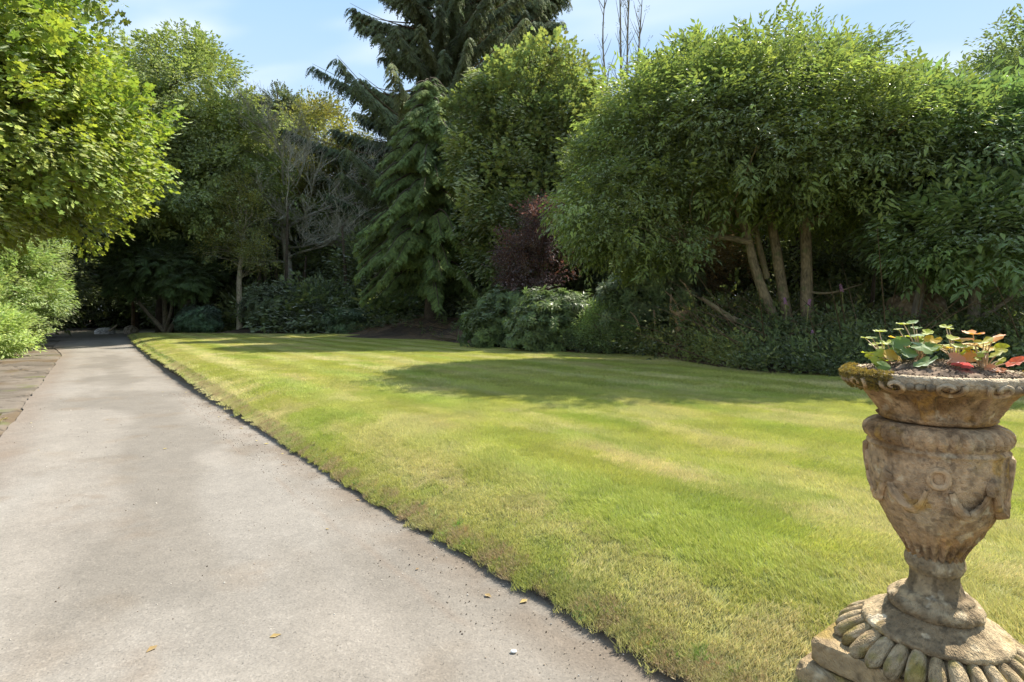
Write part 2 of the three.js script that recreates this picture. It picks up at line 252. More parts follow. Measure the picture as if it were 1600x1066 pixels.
// sets of placed sprays; every spray: position, direction, up, size, colour
class Sprays {
  constructor() { this.list = []; }
  add(pos, dir, up, size, color) { this.list.push([pos, dir, up, size, color]); }
  build(name, kit, material, parent) {
    kit.forEach((g, k) => {
      const mine = this.list.filter((_, i) => i % kit.length === k); if (!mine.length) return;
      const m = new THREE.InstancedMesh(g, material, mine.length); m.name = name; m.userData.kind = 'stuff'; m.castShadow = m.receiveShadow = true;
      mine.forEach(([p, d, u, s, c], i) => { m.setMatrixAt(i, basis(d, u, p, s)); m.setColorAt(i, new THREE.Color().setRGB(...c)); });
      parent.add(m);
    });
  }
}
const ball = (r) => { for (;;) { const v = V(r() * 2 - 1, r() * 2 - 1, r() * 2 - 1), l = v.length(); if (l < 1 && l > 0.02) return v; } };
function joined(kit, list) {                                            // sprays of a kit placed into one coloured geometry: list of [matrix, tint]
  let n = 0; for (let i = 0; i < list.length; i++) n += kit[i % kit.length].attributes.position.count;
  const P = new Float32Array(n * 3), C = new Float32Array(n * 3); let o = 0; const v = V();
  list.forEach(([m, t], i) => { const g = kit[i % kit.length], p = g.attributes.position.array, c = g.attributes.color.array; for (let k = 0; k < p.length; k += 3, o += 3) { v.set(p[k], p[k + 1], p[k + 2]).applyMatrix4(m); P[o] = v.x; P[o + 1] = v.y; P[o + 2] = v.z; C[o] = c[k] * t; C[o + 1] = c[k + 1] * t; C[o + 2] = c[k + 2] * t; } });
  const g = new THREE.BufferGeometry(); g.setAttribute('position', new THREE.BufferAttribute(P, 3)); g.setAttribute('color', new THREE.BufferAttribute(C, 3)); return g;
}
const FOLIAGE = 2.15;
// a leafy clump of a crown facing out and up by the given elevation; built a few times for every tree, then placed many times
function clumpGeo(kit, seed, el, { per = 30, rc = 0.8, flat = 0.6, size = 1, rise = 0.35, face = 0.55, out2 = 1 }) {
  const r = rng(seed * 31 + 7), o = V(0, Math.sin(el), Math.cos(el)), list = [];
  for (let i = 0; i < per; i++) {
    const b = ball(r), l = Math.pow(b.length(), 0.35); b.normalize(); if (b.y < -0.35 && r() < 0.6) b.y *= -0.4;
    const d = b.clone().multiplyScalar(0.9).addScaledVector(o, out2).add(V((r() - 0.5) * 0.8, rise + (r() - 0.5) * 0.6, (r() - 0.5) * 0.8));
    const u = V((r() - 0.5) * 0.7, 1, Math.cos(el) * face + (r() - 0.5) * 0.7);
    list.push([basis(d, u, V(b.x * l * rc, b.y * l * rc * flat, b.z * l * rc), size * (0.75 + r() * 0.5)), 0.82 + r() * 0.36]);
  }
  return joined(kit, list);
}
class Clumps {
  constructor(kit, opt, seed) { this.geos = []; for (let e = 0; e < 3; e++) for (let k = 0; k < 3; k++) this.geos.push(clumpGeo(KIT[kit], seed + e * 10 + k, [-0.5, 0.25, 1.15][e], opt)); this.lists = this.geos.map(() => []); }
  build(name, material, parent) { this.geos.forEach((g, k) => { const l = this.lists[k]; if (!l.length) return; const m = new THREE.InstancedMesh(g, material, l.length); m.name = name; m.userData.kind = 'stuff'; m.castShadow = m.receiveShadow = true; l.forEach(([mm, c], i) => { m.setMatrixAt(i, mm); m.setColorAt(i, new THREE.Color().setRGB(...c)); }); parent.add(m); }); }
}
// Leaf clumps over the lobes of a crown. lobes: [x, y, z, rx, ry, rz, clumps]. Returns the clump centres for the branches.
function leafCrown(out, seed, lobes, { color, color2 = null, fill = 0.25 }) {
  const r = rng(seed), centres = [];
  for (const [x, y, z, rx, ry, rz, n] of lobes) for (let k = 0; k < n; k++) {
    const v = ball(r).normalize(), inner = r() < fill, q = inner ? 0.3 + 0.5 * r() : 0.72 + 0.34 * r() * r() + 0.12 * (noise(v.x * 3 + seed, v.y * 3, v.z * 3) - 0.5);
    const c = V(x + v.x * rx * q, y + v.y * ry * q, z + v.z * rz * q), o = V(v.x / rx, v.y / ry, v.z / rz).normalize(), shade = color2 ? mix3(color, color2, r()) : color, t = FOLIAGE * (0.8 + r() * 0.4), s = 0.78 + r() * 0.5;
    centres.push(c);
    const e = o.y < -0.15 ? 0 : o.y < 0.62 ? 1 : 2, a = Math.atan2(o.x, o.z) + (e === 2 ? r() * 6.3 : (r() - 0.5) * 0.9);
    out.lists[e * 3 + Math.floor(r() * 3)].push([M4().compose(c, new THREE.Quaternion().setFromAxisAngle(V(0, 1, 0), a), V(s * (r() < 0.5 ? -1 : 1), s, s)), shade.map((w) => w * t)]);
  }
  return centres;
}
// thin boughs from a trunk line to the clumps of a crown
function boughs(seed, centres, from, { r0 = 0.05, r1 = 0.012, sag = 0.25, sides = 5, most = 90 }) {
  const r = rng(seed), out = [];
  const list = centres.length > most ? centres.filter(() => r() < most / centres.length) : centres;
  for (const c of list) { const a = from(c, r), m = a.clone().lerp(c, 0.5).add(V((r() - 0.5) * 0.5, sag * a.distanceTo(c) * 0.35, (r() - 0.5) * 0.5)), k = clamp(a.distanceTo(c) / 4, 0.4, 1.3); out.push(tube([a, m, c], [r0 * k, r0 * k * 0.6, r1], sides, 6, 0.05, r() * 50)); }
  return mergeGeometries(out);
}
const barkTex = tex(512, 512, (u, v) => { const k = 0.62 + (tnoise(u, v * 0.25 % 1, 48, 7, 3) - 0.5) * 0.7 + (tnoise(u, v, 8, 17, 3) - 0.5) * 0.5, g = smooth(0.5, 0.75, tnoise(u, v, 6, 27, 3)); return [k * lerp(1, 0.85, g), k * lerp(0.95, 1.0, g), k * lerp(0.85, 0.72, g)]; });
const barkMat = (r, g, b) => new THREE.MeshStandardMaterial({ color: new THREE.Color().setRGB(r, g, b), map: barkTex, bumpMap: barkTex, bumpScale: 0.02, roughness: 0.95 });
const bark = { brown: barkMat(0.26, 0.18, 0.11), grey: barkMat(0.34, 0.30, 0.25), pale: barkMat(0.62, 0.55, 0.45), dark: barkMat(0.13, 0.1, 0.075), dead: barkMat(0.58, 0.56, 0.5), olive: barkMat(0.4, 0.33, 0.21), red: barkMat(0.25, 0.13, 0.08) };
// ------------------------------------------------------------------ trees
const up1 = V(0, 1, 0);
const local = (lobes, b) => lobes.map(([x, y, z, ...q]) => [x - b[0], y - b[1], z - b[2], ...q]);
// a broadleaf tree; lobes in the scene's metres
function broadTree(name, label, category, at, lobes, kit, mat, opt, { trunk, trunkMat = bark.brown, bough = {}, group, seed = 1, partName = 'crown' } = {}) {
  const b = [at[0], groundH(...at) - 0.05, at[1]], o = thing(name, label, category, b, group), S = new Clumps(kit, opt, seed);
  const cs = leafCrown(S, seed, local(lobes, b), opt); S.build(partName, mat, o);
  const stems = (trunk || []).map(([pts, rad]) => { const q = pts.map(([x, y, z]) => V(x - b[0], y - b[1], z - b[2])); const long = q.reduce((s, p, k) => k ? s + p.distanceTo(q[k - 1]) : 0, 0); part('trunk', tube(q, rad, 12, Math.max(8, Math.round(long * 4)), 0.14, seed * 7 + rad[0] * 100), trunkMat, o); return new THREE.CatmullRomCurve3(q); });
  if (stems.length) part('branches', boughs(seed + 5, cs, (c, r) => { let best = null, d = 1e9; for (const s of stems) for (let k = 5; k <= 10; k++) { const p = s.getPoint(k / 10), e = p.distanceTo(c) + Math.max(0, p.y - c.y) * 1.5 + r() * 0.8; if (e < d) { d = e; best = p; } } return best; }, bough), trunkMat, o, 'stuff');
  return o;
}
// near sycamore overhanging the drive
broadTree('sycamore_tree', 'bright yellow-green sycamore overhanging the drive at the left edge of the photo', 'tree', [-14.6, -14.6],
  [[-14.0, 6.4, -14, 4.0, 3.0, 4.4, 150], [-14.6, 10, -14.5, 4.1, 4.4, 4, 130], [-15.2, 4.4, -13.2, 2.6, 1.8, 2.6, 50], [-13, 5.0, -16, 2.2, 1.4, 2, 36]], 'maple', broadMat,
  { per: 26, rc: 0.85, flat: 0.55, color: [0.085, 0.14, 0.02], color2: [0.13, 0.18, 0.022], rise: 0.1, size: 1.0 }, { trunk: [[[[-14.6, 0, -14.6], [-14.5, 3, -14.5], [-14.2, 6.5, -14.3], [-14, 11, -14.4]], [0.36, 0.3, 0.22, 0.08]]], seed: 3, bough: { r0: 0.1, r1: 0.018 } });
broadTree('chestnut_tree', 'large dark green broadleaf tree at the far end of the drive', 'tree', [-23.5, -38.5],
  [[-22, 13.0, -37.5, 5.6, 6.2, 5.2, 170], [-18.2, 9.8, -36, 3.6, 5.2, 3.8, 100], [-26, 13.5, -38, 5, 6, 5, 90], [-20.8, 7.6, -33.4, 3, 1.3, 2.2, 40], [-25, 6.8, -35, 3.4, 1.6, 3, 36]], 'chestnut', broadMat,
  { per: 22, rc: 1.3, flat: 0.5, color: [0.085, 0.125, 0.03], color2: [0.13, 0.165, 0.04], rise: 0.05, size: 0.95 }, { trunk: [[[[-23.5, 0, -38.5], [-23.3, 4, -38.4], [-23, 9, -38], [-22.5, 15, -37.6]], [0.55, 0.45, 0.35, 0.12]]], trunkMat: bark.dark, seed: 8, bough: { r0: 0.12, r1: 0.03 } });
broadTree('laurel_hedge', 'pale sunlit leafy hedge left of the broken tarmac', 'hedge', [-19.3, -21.5], [[-19.2, 2.3, -21, 1.7, 2.5, 2.4, 80], [-19.9, 4.2, -22, 1.5, 1.2, 2, 30], [-19, 1.2, -19.2, 1.3, 1.2, 1.4, 36]], 'bigLaurel', glossMat,
  { per: 34, rc: 0.6, flat: 0.7, color: [0.115, 0.18, 0.05], color2: [0.17, 0.22, 0.07], size: 1.25 }, { trunk: [[[[-18.4, 0, -20.4], [-18.2, 1.2, -20.2], [-18.6, 2.4, -20.5]], [0.07, 0.05, 0.03]]], seed: 12, partName: 'foliage' });
broadTree('low_shrub', 'low pale green shrub on the verge in front of the left hedge', 'shrub', [-16.6, -17.6], [[-16.5, 0.62, -17.5, 0.95, 0.75, 1.5, 40]], 'bigLaurel', glossMat,
  { per: 30, rc: 0.4, flat: 0.8, color: [0.15, 0.22, 0.055], color2: [0.19, 0.26, 0.08], size: 1.0 }, { trunk: [[[[-16.6, 0, -17.6], [-16.5, 0.7, -17.5]], [0.04, 0.02]]], seed: 14, partName: 'foliage' });
// spreading yew with bare limbs
broadTree('yew_tree', 'dark spreading yew with bare crooked limbs beside the far end of the lawn', 'tree', [-21.2, -35], [[-21.2, 4.4, -34.6, 3.2, 1.5, 2.2, 110], [-19.5, 3.7, -34.2, 1.5, 1.1, 1.4, 40], [-23.2, 3.9, -34.4, 1.5, 1.1, 1.4, 40]], 'yew', needleMat,
  { per: 26, rc: 0.6, flat: 0.7, color: [0.03, 0.055, 0.018], color2: [0.048, 0.078, 0.024], rise: -0.1, size: 1.0 },
  { trunk: [[[[-21.2, 0, -35], [-21.3, 1.4, -35], [-21.4, 3.6, -34.9]], [0.22, 0.17, 0.1]], [[[-21.1, 0.2, -34.9], [-20, 1.5, -34.4], [-18.8, 2.8, -34]], [0.15, 0.11, 0.06]], [[[-21.2, 0.2, -34.9], [-22.3, 1.7, -34.5], [-23.3, 3.2, -34.2]], [0.15, 0.1, 0.06]], [[[-21.2, 0.3, -34.8], [-20.2, 1.9, -33.8], [-20, 3.4, -33.4]], [0.1, 0.08, 0.04]]], trunkMat: bark.grey, seed: 18, bough: { r0: 0.04, sag: 0.1 } });
broadTree('pale_trunk_tree', 'small thin-crowned tree with a straight pale trunk at the lawn edge', 'tree', [-16.1, -33.6], [[-15.6, 6.6, -33.6, 1.3, 1.6, 1.3, 20], [-14.6, 4.6, -33.3, 1.2, 0.8, 1, 12], [-17.0, 5.2, -33.4, 1.2, 1.0, 1, 14], [-16.2, 7.8, -33.6, 1.0, 1.2, 1, 12]], 'small', broadMat,
  { per: 12, rc: 0.6, color: [0.075, 0.1, 0.022], color2: [0.115, 0.13, 0.025], size: 1.1 }, { trunk: [[[[-16.1, 0, -33.6], [-16.06, 1.4, -33.6], [-16.1, 3.2, -33.6], [-15.9, 5.6, -33.6]], [0.2, 0.16, 0.15, 0.07]]], trunkMat: bark.pale, seed: 22, bough: { r0: 0.035 } });
broadTree('yellowing_tree', 'yellowing tree rising behind the bare dead tree', 'tree', [-15.4, -46], [[-15.6, 12.8, -46, 3.9, 5.2, 3.4, 90], [-13, 9.5, -45, 2.6, 4, 2.6, 50], [-18.5, 9, -45, 2.6, 4, 2.6, 50]], 'small', broadMat,
  { per: 22, rc: 1.2, color: [0.075, 0.1, 0.024], color2: [0.12, 0.125, 0.026], size: 1.9 }, { trunk: [[[[-15.4, 0, -46], [-15.3, 6, -46], [-15.5, 14, -46]], [0.35, 0.28, 0.08]]], trunkMat: bark.dark, seed: 26, bough: { r0: 0.08 } });
// far twin-topped cypress
broadTree('far_cypress_tree', 'distant twin-topped dark cypress against the sky', 'tree', [-25, -60], [[-24.6, 17, -60, 2.0, 9.2, 2.0, 90], [-26.6, 16, -60.5, 2.2, 7.6, 2, 70], [-22.6, 13, -60, 2.6, 6.5, 2, 50]], 'cypress', needleMat,
  { per: 24, rc: 0.9, flat: 0.5, color: [0.05, 0.07, 0.03], color2: [0.075, 0.095, 0.035], rise: -0.25, size: 1.9 }, { trunk: [[[[-25, 0, -60], [-25, 12, -60], [-24.7, 25, -60]], [0.4, 0.3, 0.06]]], trunkMat: bark.dark, seed: 30 });
// bare dead tree
{
  const b = [-15, groundH(-15, -38) - 0.05, -38], o = thing('dead_tree', 'bare grey dead tree with fine leafless twigs between the dark trees', 'tree', b), r = rng(77), twigs = [];
  part('trunk', tube([[0, 0, 0], [0.1, 3, 0], [-0.15, 6, 0.1], [-0.5, 8.9, 0.2]], [0.36, 0.29, 0.22, 0.08], 12, 26, 0.15, 5), bark.dead, o);
  const grow = (p, d, len, rad, depth) => {
    const pts = [p], n = 4; let q = p, e = d.clone();
    for (let k = 0; k < n; k++) { e.add(V((r() - 0.5) * 0.55, (r() - 0.46) * 0.4, (r() - 0.5) * 0.55)).normalize(); q = q.clone().addScaledVector(e, len / n); pts.push(q); }
    const g = tube(pts, [rad, rad * 0.8, rad * 0.62, rad * 0.5, rad * 0.38], depth > 2 ? 3 : 5, 6, 0.05, r() * 90);
    if (depth === 0) part('limb', g, bark.dead, o); else twigs.push(g);
    if (depth < 4) for (let k = 0; k < [6, 6, 5, 4][depth]; k++) { const i = 1 + Math.floor(r() * 4), a = pts[i]; grow(a, e.clone().add(V((r() - 0.5) * 1.9, (r() - 0.35) * 1.1, (r() - 0.5) * 1.9)).normalize(), len * (0.45 + r() * 0.28), Math.max(0.012, rad * 0.45), depth + 1); }
  };
  for (const [y, x, up, z, len, rad] of [[4.5, 1, 0.5, 0.2, 4.4, 0.12], [5.6, -0.8, 0.5, 0.5, 2.8, 0.1], [6.6, 1, 0.75, -0.2, 5.2, 0.13], [7.4, 0.35, 1, 0.4, 5, 0.12], [6, 0.7, 0.1, 0.9, 3.6, 0.1], [4.2, -0.9, 0.05, 0.5, 2.6, 0.08], [5.2, 1, -0.1, 0.5, 3.4, 0.08]]) grow(V(0, y, 0.1), V(x, up, z).normalize(), len, rad, 0);
  part('twigs', mergeGeometries(twigs), bark.dead, o, 'stuff');
}
// a whorled conifer: boughs are placed one by one; sprays hang from them
function conifer(name, label, at, h, { reach, low, kit, color, color2, seed, n = 90, dip = -0.1, lift = 0.35, size = 1, step = 0.42, droop = 0.5, trunkR = 0.45, mat = bark.dark, side = null, most = 60 }) {
  const b = [at[0], groundH(...at) - 0.05, at[1]], o = thing(name, label, 'tree', b), r = rng(seed), rest = [], kinds = [];
  part('trunk', tube([[0, 0, 0], [0.1, h * 0.4, 0], [0, h * 0.95, 0]], [trunkR, trunkR * 0.72, 0.03], 12, 40, 0.08, seed), mat, o);
  const line = (L) => (u) => V(0, L * (dip * 2.6 * u * (1 - u) + lift * u * u), L * u);                 // a bough runs along z
  for (const L of [1.3, 2.1, 3.2, 4.6, 6.4, 8.8]) for (let v = 0; v < 2; v++) {
    const list = [], q = line(L), m = Math.max(4, Math.round(L / step * 1.6));
    for (let i = 0; i < m; i++) for (const e of [-1, 0, 1]) {
      const u = clamp(0.14 + 0.86 * (i + r()) / m), taper = 0.5 + 0.7 * (1 - u);
      const dir = e ? V(e * 0.8, -droop * r() - 0.1, 0.85).add(V((r() - 0.5) * 0.5, 0, (r() - 0.5) * 0.5)) : V((r() - 0.5) * 0.6, -droop * (0.4 + 1.6 * r()), 0.5 + (r() - 0.5) * 0.6);
      list.push([basis(dir, V((r() - 0.5) * 0.5, 1, (r() - 0.5) * 0.5), q(u).add(V(0, -0.05 - r() * 0.15, 0)), size * taper * (0.7 + r() * 0.5)), 0.8 + r() * 0.4]);
    }
    kinds.push({ L, g: joined(KIT[kit], list), list: [] });
  }
  for (let k = 0; k < n; k++) {
    const t = (k + r() * 0.8) / n, y = lerp(low, h - 0.4, Math.pow(t, 0.92)), a = k * 2.4 + r() * 0.9, L = reach(t) * (0.62 + r() * 0.55); if (L < 0.5) continue;
    const turn = new THREE.Quaternion().setFromAxisAngle(V(0, 1, 0), a), q = (u) => line(L)(u).applyQuaternion(turn).add(V(0, y, 0));
    const g = tube([q(0), q(0.35), q(0.7), q(1)], [0.035 + L * 0.008, 0.03 + L * 0.004, 0.025, 0.01], 5, 8, 0.05, k);
    if (k % Math.ceil(n / most) === 0) part('bough', g, mat, o); else rest.push(g);
    const kind = kinds.reduce((p, c) => Math.abs(Math.log(c.L / L)) + r() * 0.08 < Math.abs(Math.log(p.L / L)) ? c : p), k2 = FOLIAGE * (0.8 + r() * 0.4), s = L / kind.L;
    kind.list.push([M4().compose(V(0, y, 0), turn, V(s * (r() < 0.5 ? -1 : 1), s, s)), mix3(color, color2, r()).map((c) => c * k2)]);
  }
  for (const { g, list } of kinds) { if (!list.length) continue; const m = new THREE.InstancedMesh(g, needleMat, list.length); m.name = 'needles'; m.userData.kind = 'stuff'; m.castShadow = m.receiveShadow = true; list.forEach(([mm, c], i) => { m.setMatrixAt(i, mm); m.setColorAt(i, new THREE.Color().setRGB(...c)); }); o.add(m); }
  if (rest.length) part('branches', mergeGeometries(rest), mat, o, 'stuff');
  return o;
}
conifer('spruce_tree', 'tall open spruce with long upswept boughs against the sky', [-5, -40], 33, { reach: (t) => 11.2 * Math.pow(1 - t, 0.6) * (0.7 + 0.3 * smooth(0, 0.25, t)), low: 4, kit: 'spruce', color: [0.045, 0.066, 0.03], color2: [0.075, 0.09, 0.036], seed: 41, n: 150, dip: -0.06, lift: 0.14, size: 1.5, step: 0.38, droop: 0.55, trunkR: 0.5, mat: bark.brown });
conifer('tall_fir_tree', 'tallest grey-green conifer with drooping sprays right of the spruce', [0.9, -47], 38, { reach: (t) => 5.3 * Math.pow(1 - t, 0.4), low: 5, kit: 'cypress', color: [0.052, 0.072, 0.034], color2: [0.078, 0.096, 0.042], seed: 43, n: 190, dip: 0.1, lift: -0.1, size: 2.1, step: 0.45, droop: 1.1, trunkR: 0.55, mat: bark.dark });
conifer('cypress_tree', 'green weeping cypress with fern-like fronds sweeping down to the bare earth', [-3.9, -27.2], 12.2, { reach: (t) => 3.7 * Math.pow(1 - t, 0.55) * (0.8 + 0.2 * smooth(0, 0.2, t)), low: 1.5, kit: 'cypress', color: [0.05, 0.082, 0.024], color2: [0.085, 0.12, 0.03], seed: 47, n: 230, dip: 0.25, lift: -0.3, size: 0.85, step: 0.2, droop: 0.7, trunkR: 0.3, mat: bark.dark });
broadTree('tall_sycamore_tree', 'mid green sycamore rising beside the weeping cypress', 'tree', [1.4, -23.6], [[0.6, 5.6, -23, 2.5, 3.4, 2.4, 90], [1.2, 9.4, -23.6, 2.5, 3.2, 2.4, 90], [3, 7.6, -22.8, 1.9, 2.8, 1.9, 60], [-0.8, 8.2, -23.6, 1.6, 2.4, 1.6, 36]], 'maple', broadMat,
  { per: 24, rc: 0.8, color: [0.062, 0.098, 0.026], color2: [0.105, 0.14, 0.034], size: 1.0, rise: 0.15 }, { trunk: [[[[1.4, 0, -23.6], [1.3, 3, -23.6], [1.2, 7, -23.5], [1.2, 11, -23.6]], [0.28, 0.22, 0.16, 0.05]]], seed: 51, bough: { r0: 0.06 } });
broadTree('purple_shrub', 'tall purple-leaved shrub in front of the sycamore', 'shrub', [0.6, -19.4], [[0.75, 3.0, -19.3, 0.85, 1.1, 0.8, 40], [1.25, 4.2, -19.2, 0.55, 1.0, 0.6, 22]], 'small', broadMat,
  { per: 18, rc: 0.5, color: [0.034, 0.021, 0.022], color2: [0.075, 0.038, 0.032], size: 0.75 }, { trunk: [[[[0.5, 0, -19.4], [0.4, 1.5, -19.4], [0.5, 3.6, -19.3]], [0.08, 0.06, 0.03]], [[[0.55, 0, -19.4], [0.9, 1.7, -19.3], [1.1, 4.2, -19.2]], [0.07, 0.05, 0.02]]], trunkMat: bark.dark, seed: 55, bough: { r0: 0.02 }, partName: 'foliage' });
// bare thin shoots of a poplar
{
  const b = [5.8, groundH(5.8, -30) - 0.05, -30], o = thing('bare_poplar_tree', 'nearly leafless poplar with thin upright shoots above the treetops', 'tree', b), r = rng(91), tw = [], S = new Sprays();
  part('trunk', tube([[0, 0, 0], [0, 6, 0], [0.05, 12, 0]], [0.22, 0.18, 0.12], 10, 24, 0.08, 3), bark.grey, o);
  for (const [x, y0, h] of [[-0.95, 10, 19.6], [-0.15, 9, 22.4], [0.4, 11, 21.6], [0.95, 10.5, 18.6]]) {
    const c = [V(0, y0, 0), V(x * 0.55, y0 + 1.3, (r() - 0.5) * 0.4), V(x, lerp(y0, h, 0.55), (r() - 0.5) * 0.8), V(x * 1.2 + (r() - 0.5) * 0.9, h, (r() - 0.5) * 0.8)];
    part('shoot', tube(c, [0.075, 0.06, 0.04, 0.012], 6, 18, 0.06, x * 9), bark.grey, o);
    const cv = new THREE.CatmullRomCurve3(c);
    for (let k = 0; k < 34; k++) { const a = cv.getPoint(0.3 + 0.68 * r()), d = V((r() - 0.5) * 1.1, 0.9 + r() * 0.5, (r() - 0.5) * 1.1).normalize(), L = 0.5 + r() * 1.1, e = a.clone().addScaledVector(d, L); tw.push(tube([a, a.clone().addScaledVector(d, L * 0.5).add(V(0, -0.06, 0)), e], [0.02, 0.014, 0.007], 4, 4, 0, k)); if (r() < 0.35) S.add(e, d, up1, 0.6, [0.07, 0.08, 0.03]); }
  }
  part('twigs', mergeGeometries(tw), bark.grey, o, 'stuff'); S.build('leaves', KIT.small, broadMat, o);
}
// many-stemmed laurel that shades the lawn
{
  const b = [6.2, groundH(6.2, -13) - 0.05, -13], o = thing('laurel_tree', 'broad domed evergreen tree with several bare leaning trunks shading the lawn', 'tree', b), copt = { per: 30, rc: 0.62, flat: 0.6, color: [0.062, 0.1, 0.024], color2: [0.1, 0.145, 0.03], rise: 0.15, size: 1.0, fill: 0.2 }, S = new Clumps('laurel', copt, 61);
  const lobes = local([[5.5, 5.25, -13.0, 3.3, 1.9, 3.1, 210], [5.3, 6.2, -13.5, 2.5, 1.25, 2.3, 95], [5.6, 5.1, -13.1, 2.3, 1.2, 2.2, 90], [2.8, 3.9, -13, 1.6, 1.5, 1.7, 75], [8.6, 5.0, -13.6, 2.1, 1.7, 2.1, 95], [3.6, 5.3, -12.6, 1.7, 1.4, 1.6, 55], [7.1, 4.5, -11.2, 2.0, 0.9, 1.5, 50]], b);
  const cs = leafCrown(S, 61, lobes, copt);
  S.build('crown', glossMat, o);
  const L = (pts) => pts.map(([x, y, z]) => V(x - b[0], y - b[1], z - b[2])), stems = [];
  const stem = (nm, pts, rad, seed) => { const q = L(pts); part(nm, tube(q, rad, 12, 30, 0.16, seed), bark.olive, o); stems.push(new THREE.CatmullRomCurve3(q)); };
  stem('trunk', [[6.25, 0, -12.9], [5.95, 1.1, -12.8], [5.5, 2.3, -12.8], [5.25, 3.4, -12.9], [4.6, 4.9, -13]], [0.15, 0.11, 0.1, 0.085, 0.05], 3);
  stem('trunk', [[6.5, 0, -13], [6.3, 1.2, -13.0], [6.1, 2.4, -13.0], [6.0, 3.6, -13.2], [5.6, 6, -13.5]], [0.17, 0.125, 0.11, 0.095, 0.04], 9);
  stem('trunk', [[6.85, 0, -12.8], [6.66, 1.1, -12.8], [6.62, 2.4, -12.8], [6.64, 3.7, -12.9], [6.7, 6, -13.2]], [0.22, 0.14, 0.125, 0.11, 0.05], 14);
  stem('limb', [[6.5, 3.3, -12.85], [7.2, 3.75, -12.8], [8.2, 4.4, -13]], [0.1, 0.075, 0.03], 21);
  stem('limb', [[5.4, 3.0, -12.85], [4.6, 3.1, -12.7], [3.7, 2.95, -12.6]], [0.075, 0.06, 0.03], 24);
  stem('limb', [[5.9, 2.2, -13.15], [5.75, 3.1, -13.3], [5.5, 4.3, -13.2]], [0.07, 0.06, 0.03], 31);
  stem('limb', [[6.2, 0.25, -12.9], [5.6, 0.95, -12.8], [4.9, 1.3, -12.7], [4.2, 1.75, -12.6]], [0.11, 0.09, 0.07, 0.03], 35);
  stem('limb', [[6.5, 1.9, -12.75], [7.0, 1.85, -12.6], [7.7, 2.05, -12.5]], [0.035, 0.025, 0.01], 38);
  part('branches', boughs(66, cs, (c, r) => { let best = null, d = 1e9; for (const s of stems.slice(0, 5)) for (let k = 5; k <= 10; k++) { const p = s.getPoint(k / 10), e = p.distanceTo(c) + Math.max(0, p.y - c.y) + r() * 0.8; if (e < d) { d = e; best = p; } } return best; }, { r0: 0.045, most: 130 }), bark.olive, o, 'stuff');
}
broadTree('cherry_laurel_tree', 'smaller glossy laurel with a forked pale trunk behind the planted stone bowl', 'tree', [8.75, -10.8],
  [[9.1, 4.1, -10.8, 2.0, 1.5, 1.9, 110], [8.7, 2.75, -10.3, 1.5, 0.75, 1.3, 50], [10.4, 4.6, -11, 1.8, 1.2, 1.8, 50]], 'bigLaurel', glossMat,
  { per: 30, rc: 0.5, flat: 0.6, color: [0.052, 0.098, 0.026], color2: [0.09, 0.142, 0.034], size: 1.1, rise: 0.05 },
  { trunk: [[[[8.72, 0, -10.8], [8.75, 1.3, -10.8], [8.8, 2.4, -10.8], [8.75, 3.9, -10.8]], [0.13, 0.1, 0.075, 0.03]], [[[8.76, 1.25, -10.8], [9.3, 1.65, -10.7], [10.1, 2.4, -10.7]], [0.05, 0.04, 0.02]], [[[7.85, 0, -11.3], [8.0, 1.3, -11.3], [8.3, 3, -11.2]], [0.11, 0.09, 0.05]], [[[8.7, 0.2, -10.0], [9.1, 0.95, -10.1], [9.7, 1.6, -10.2], [10.6, 2.6, -10.4]], [0.05, 0.05, 0.045, 0.02]]], trunkMat: bark.grey, seed: 71, bough: { r0: 0.035 } });
broadTree('airy_tree', 'airy tree top rising against the sky at the upper right corner', 'tree', [18, -20.5], [[18, 7.9, -20.5, 2.9, 2.9, 2.6, 90], [18.4, 9.6, -20.4, 1.6, 1.6, 1.5, 30]], 'laurel', broadMat,
  { per: 20, rc: 0.75, color: [0.06, 0.098, 0.03], color2: [0.09, 0.128, 0.036], size: 1.3 }, { trunk: [[[[18, 0, -20.5], [18, 4, -20.5], [18.1, 9, -20.5]], [0.2, 0.16, 0.05]]], seed: 75, bough: { r0: 0.05 } });
broadTree('sunlit_laurel_tree', 'rounded yellow-green tree top filling the gap right of the domed evergreen', 'tree', [13.5, -15.5], [[12.9, 5, -15.3, 2.4, 1.7, 2, 80], [14.6, 4.6, -15.3, 1.8, 1.6, 1.8, 50]], 'laurel', glossMat,
  { per: 26, rc: 0.6, color: [0.08, 0.122, 0.026], color2: [0.135, 0.168, 0.03], size: 1.1 }, { trunk: [[[[13.5, 0, -15.5], [13.4, 2.2, -15.5], [13.1, 5, -15.4]], [0.15, 0.12, 0.04]]], seed: 79 });
// shrubs along the back of the lawn
const shrub = (name, label, at, lobes, color, color2, seed, o = {}) => broadTree(name, label, 'shrub', at, lobes, o.kit || 'rhodo', o.mat || glossMat, { per: 20, rc: 0.38, flat: 0.75, rise: 0.5, color, color2, size: 1, fill: 0.12, ...o }, { trunk: (o.stems || [[-0.2, 0.3], [0.25, 0.2], [0, -0.2]]).map(([dx, dz]) => [[[at[0] + dx * 0.3, 0.2, at[1] + dz * 0.3], [at[0] + dx, 0.8, at[1] + dz], [at[0] + dx * 2.2, lobes[0][1] + 0.2, at[1] + dz * 2]], [0.05, 0.04, 0.015]]), trunkMat: bark.brown, seed, bough: { r0: 0.02, r1: 0.006, most: 50 }, partName: 'foliage' });
shrub('rhododendron', 'loose green rhododendron at the edge of the bare earth', [-0.3, -19.0], [[-0.1, 1.25, -18.8, 1.2, 1.1, 0.9, 70], [-0.9, 0.9, -18.4, 0.6, 0.6, 0.6, 20]], [0.055, 0.09, 0.026], [0.09, 0.13, 0.036], 101);
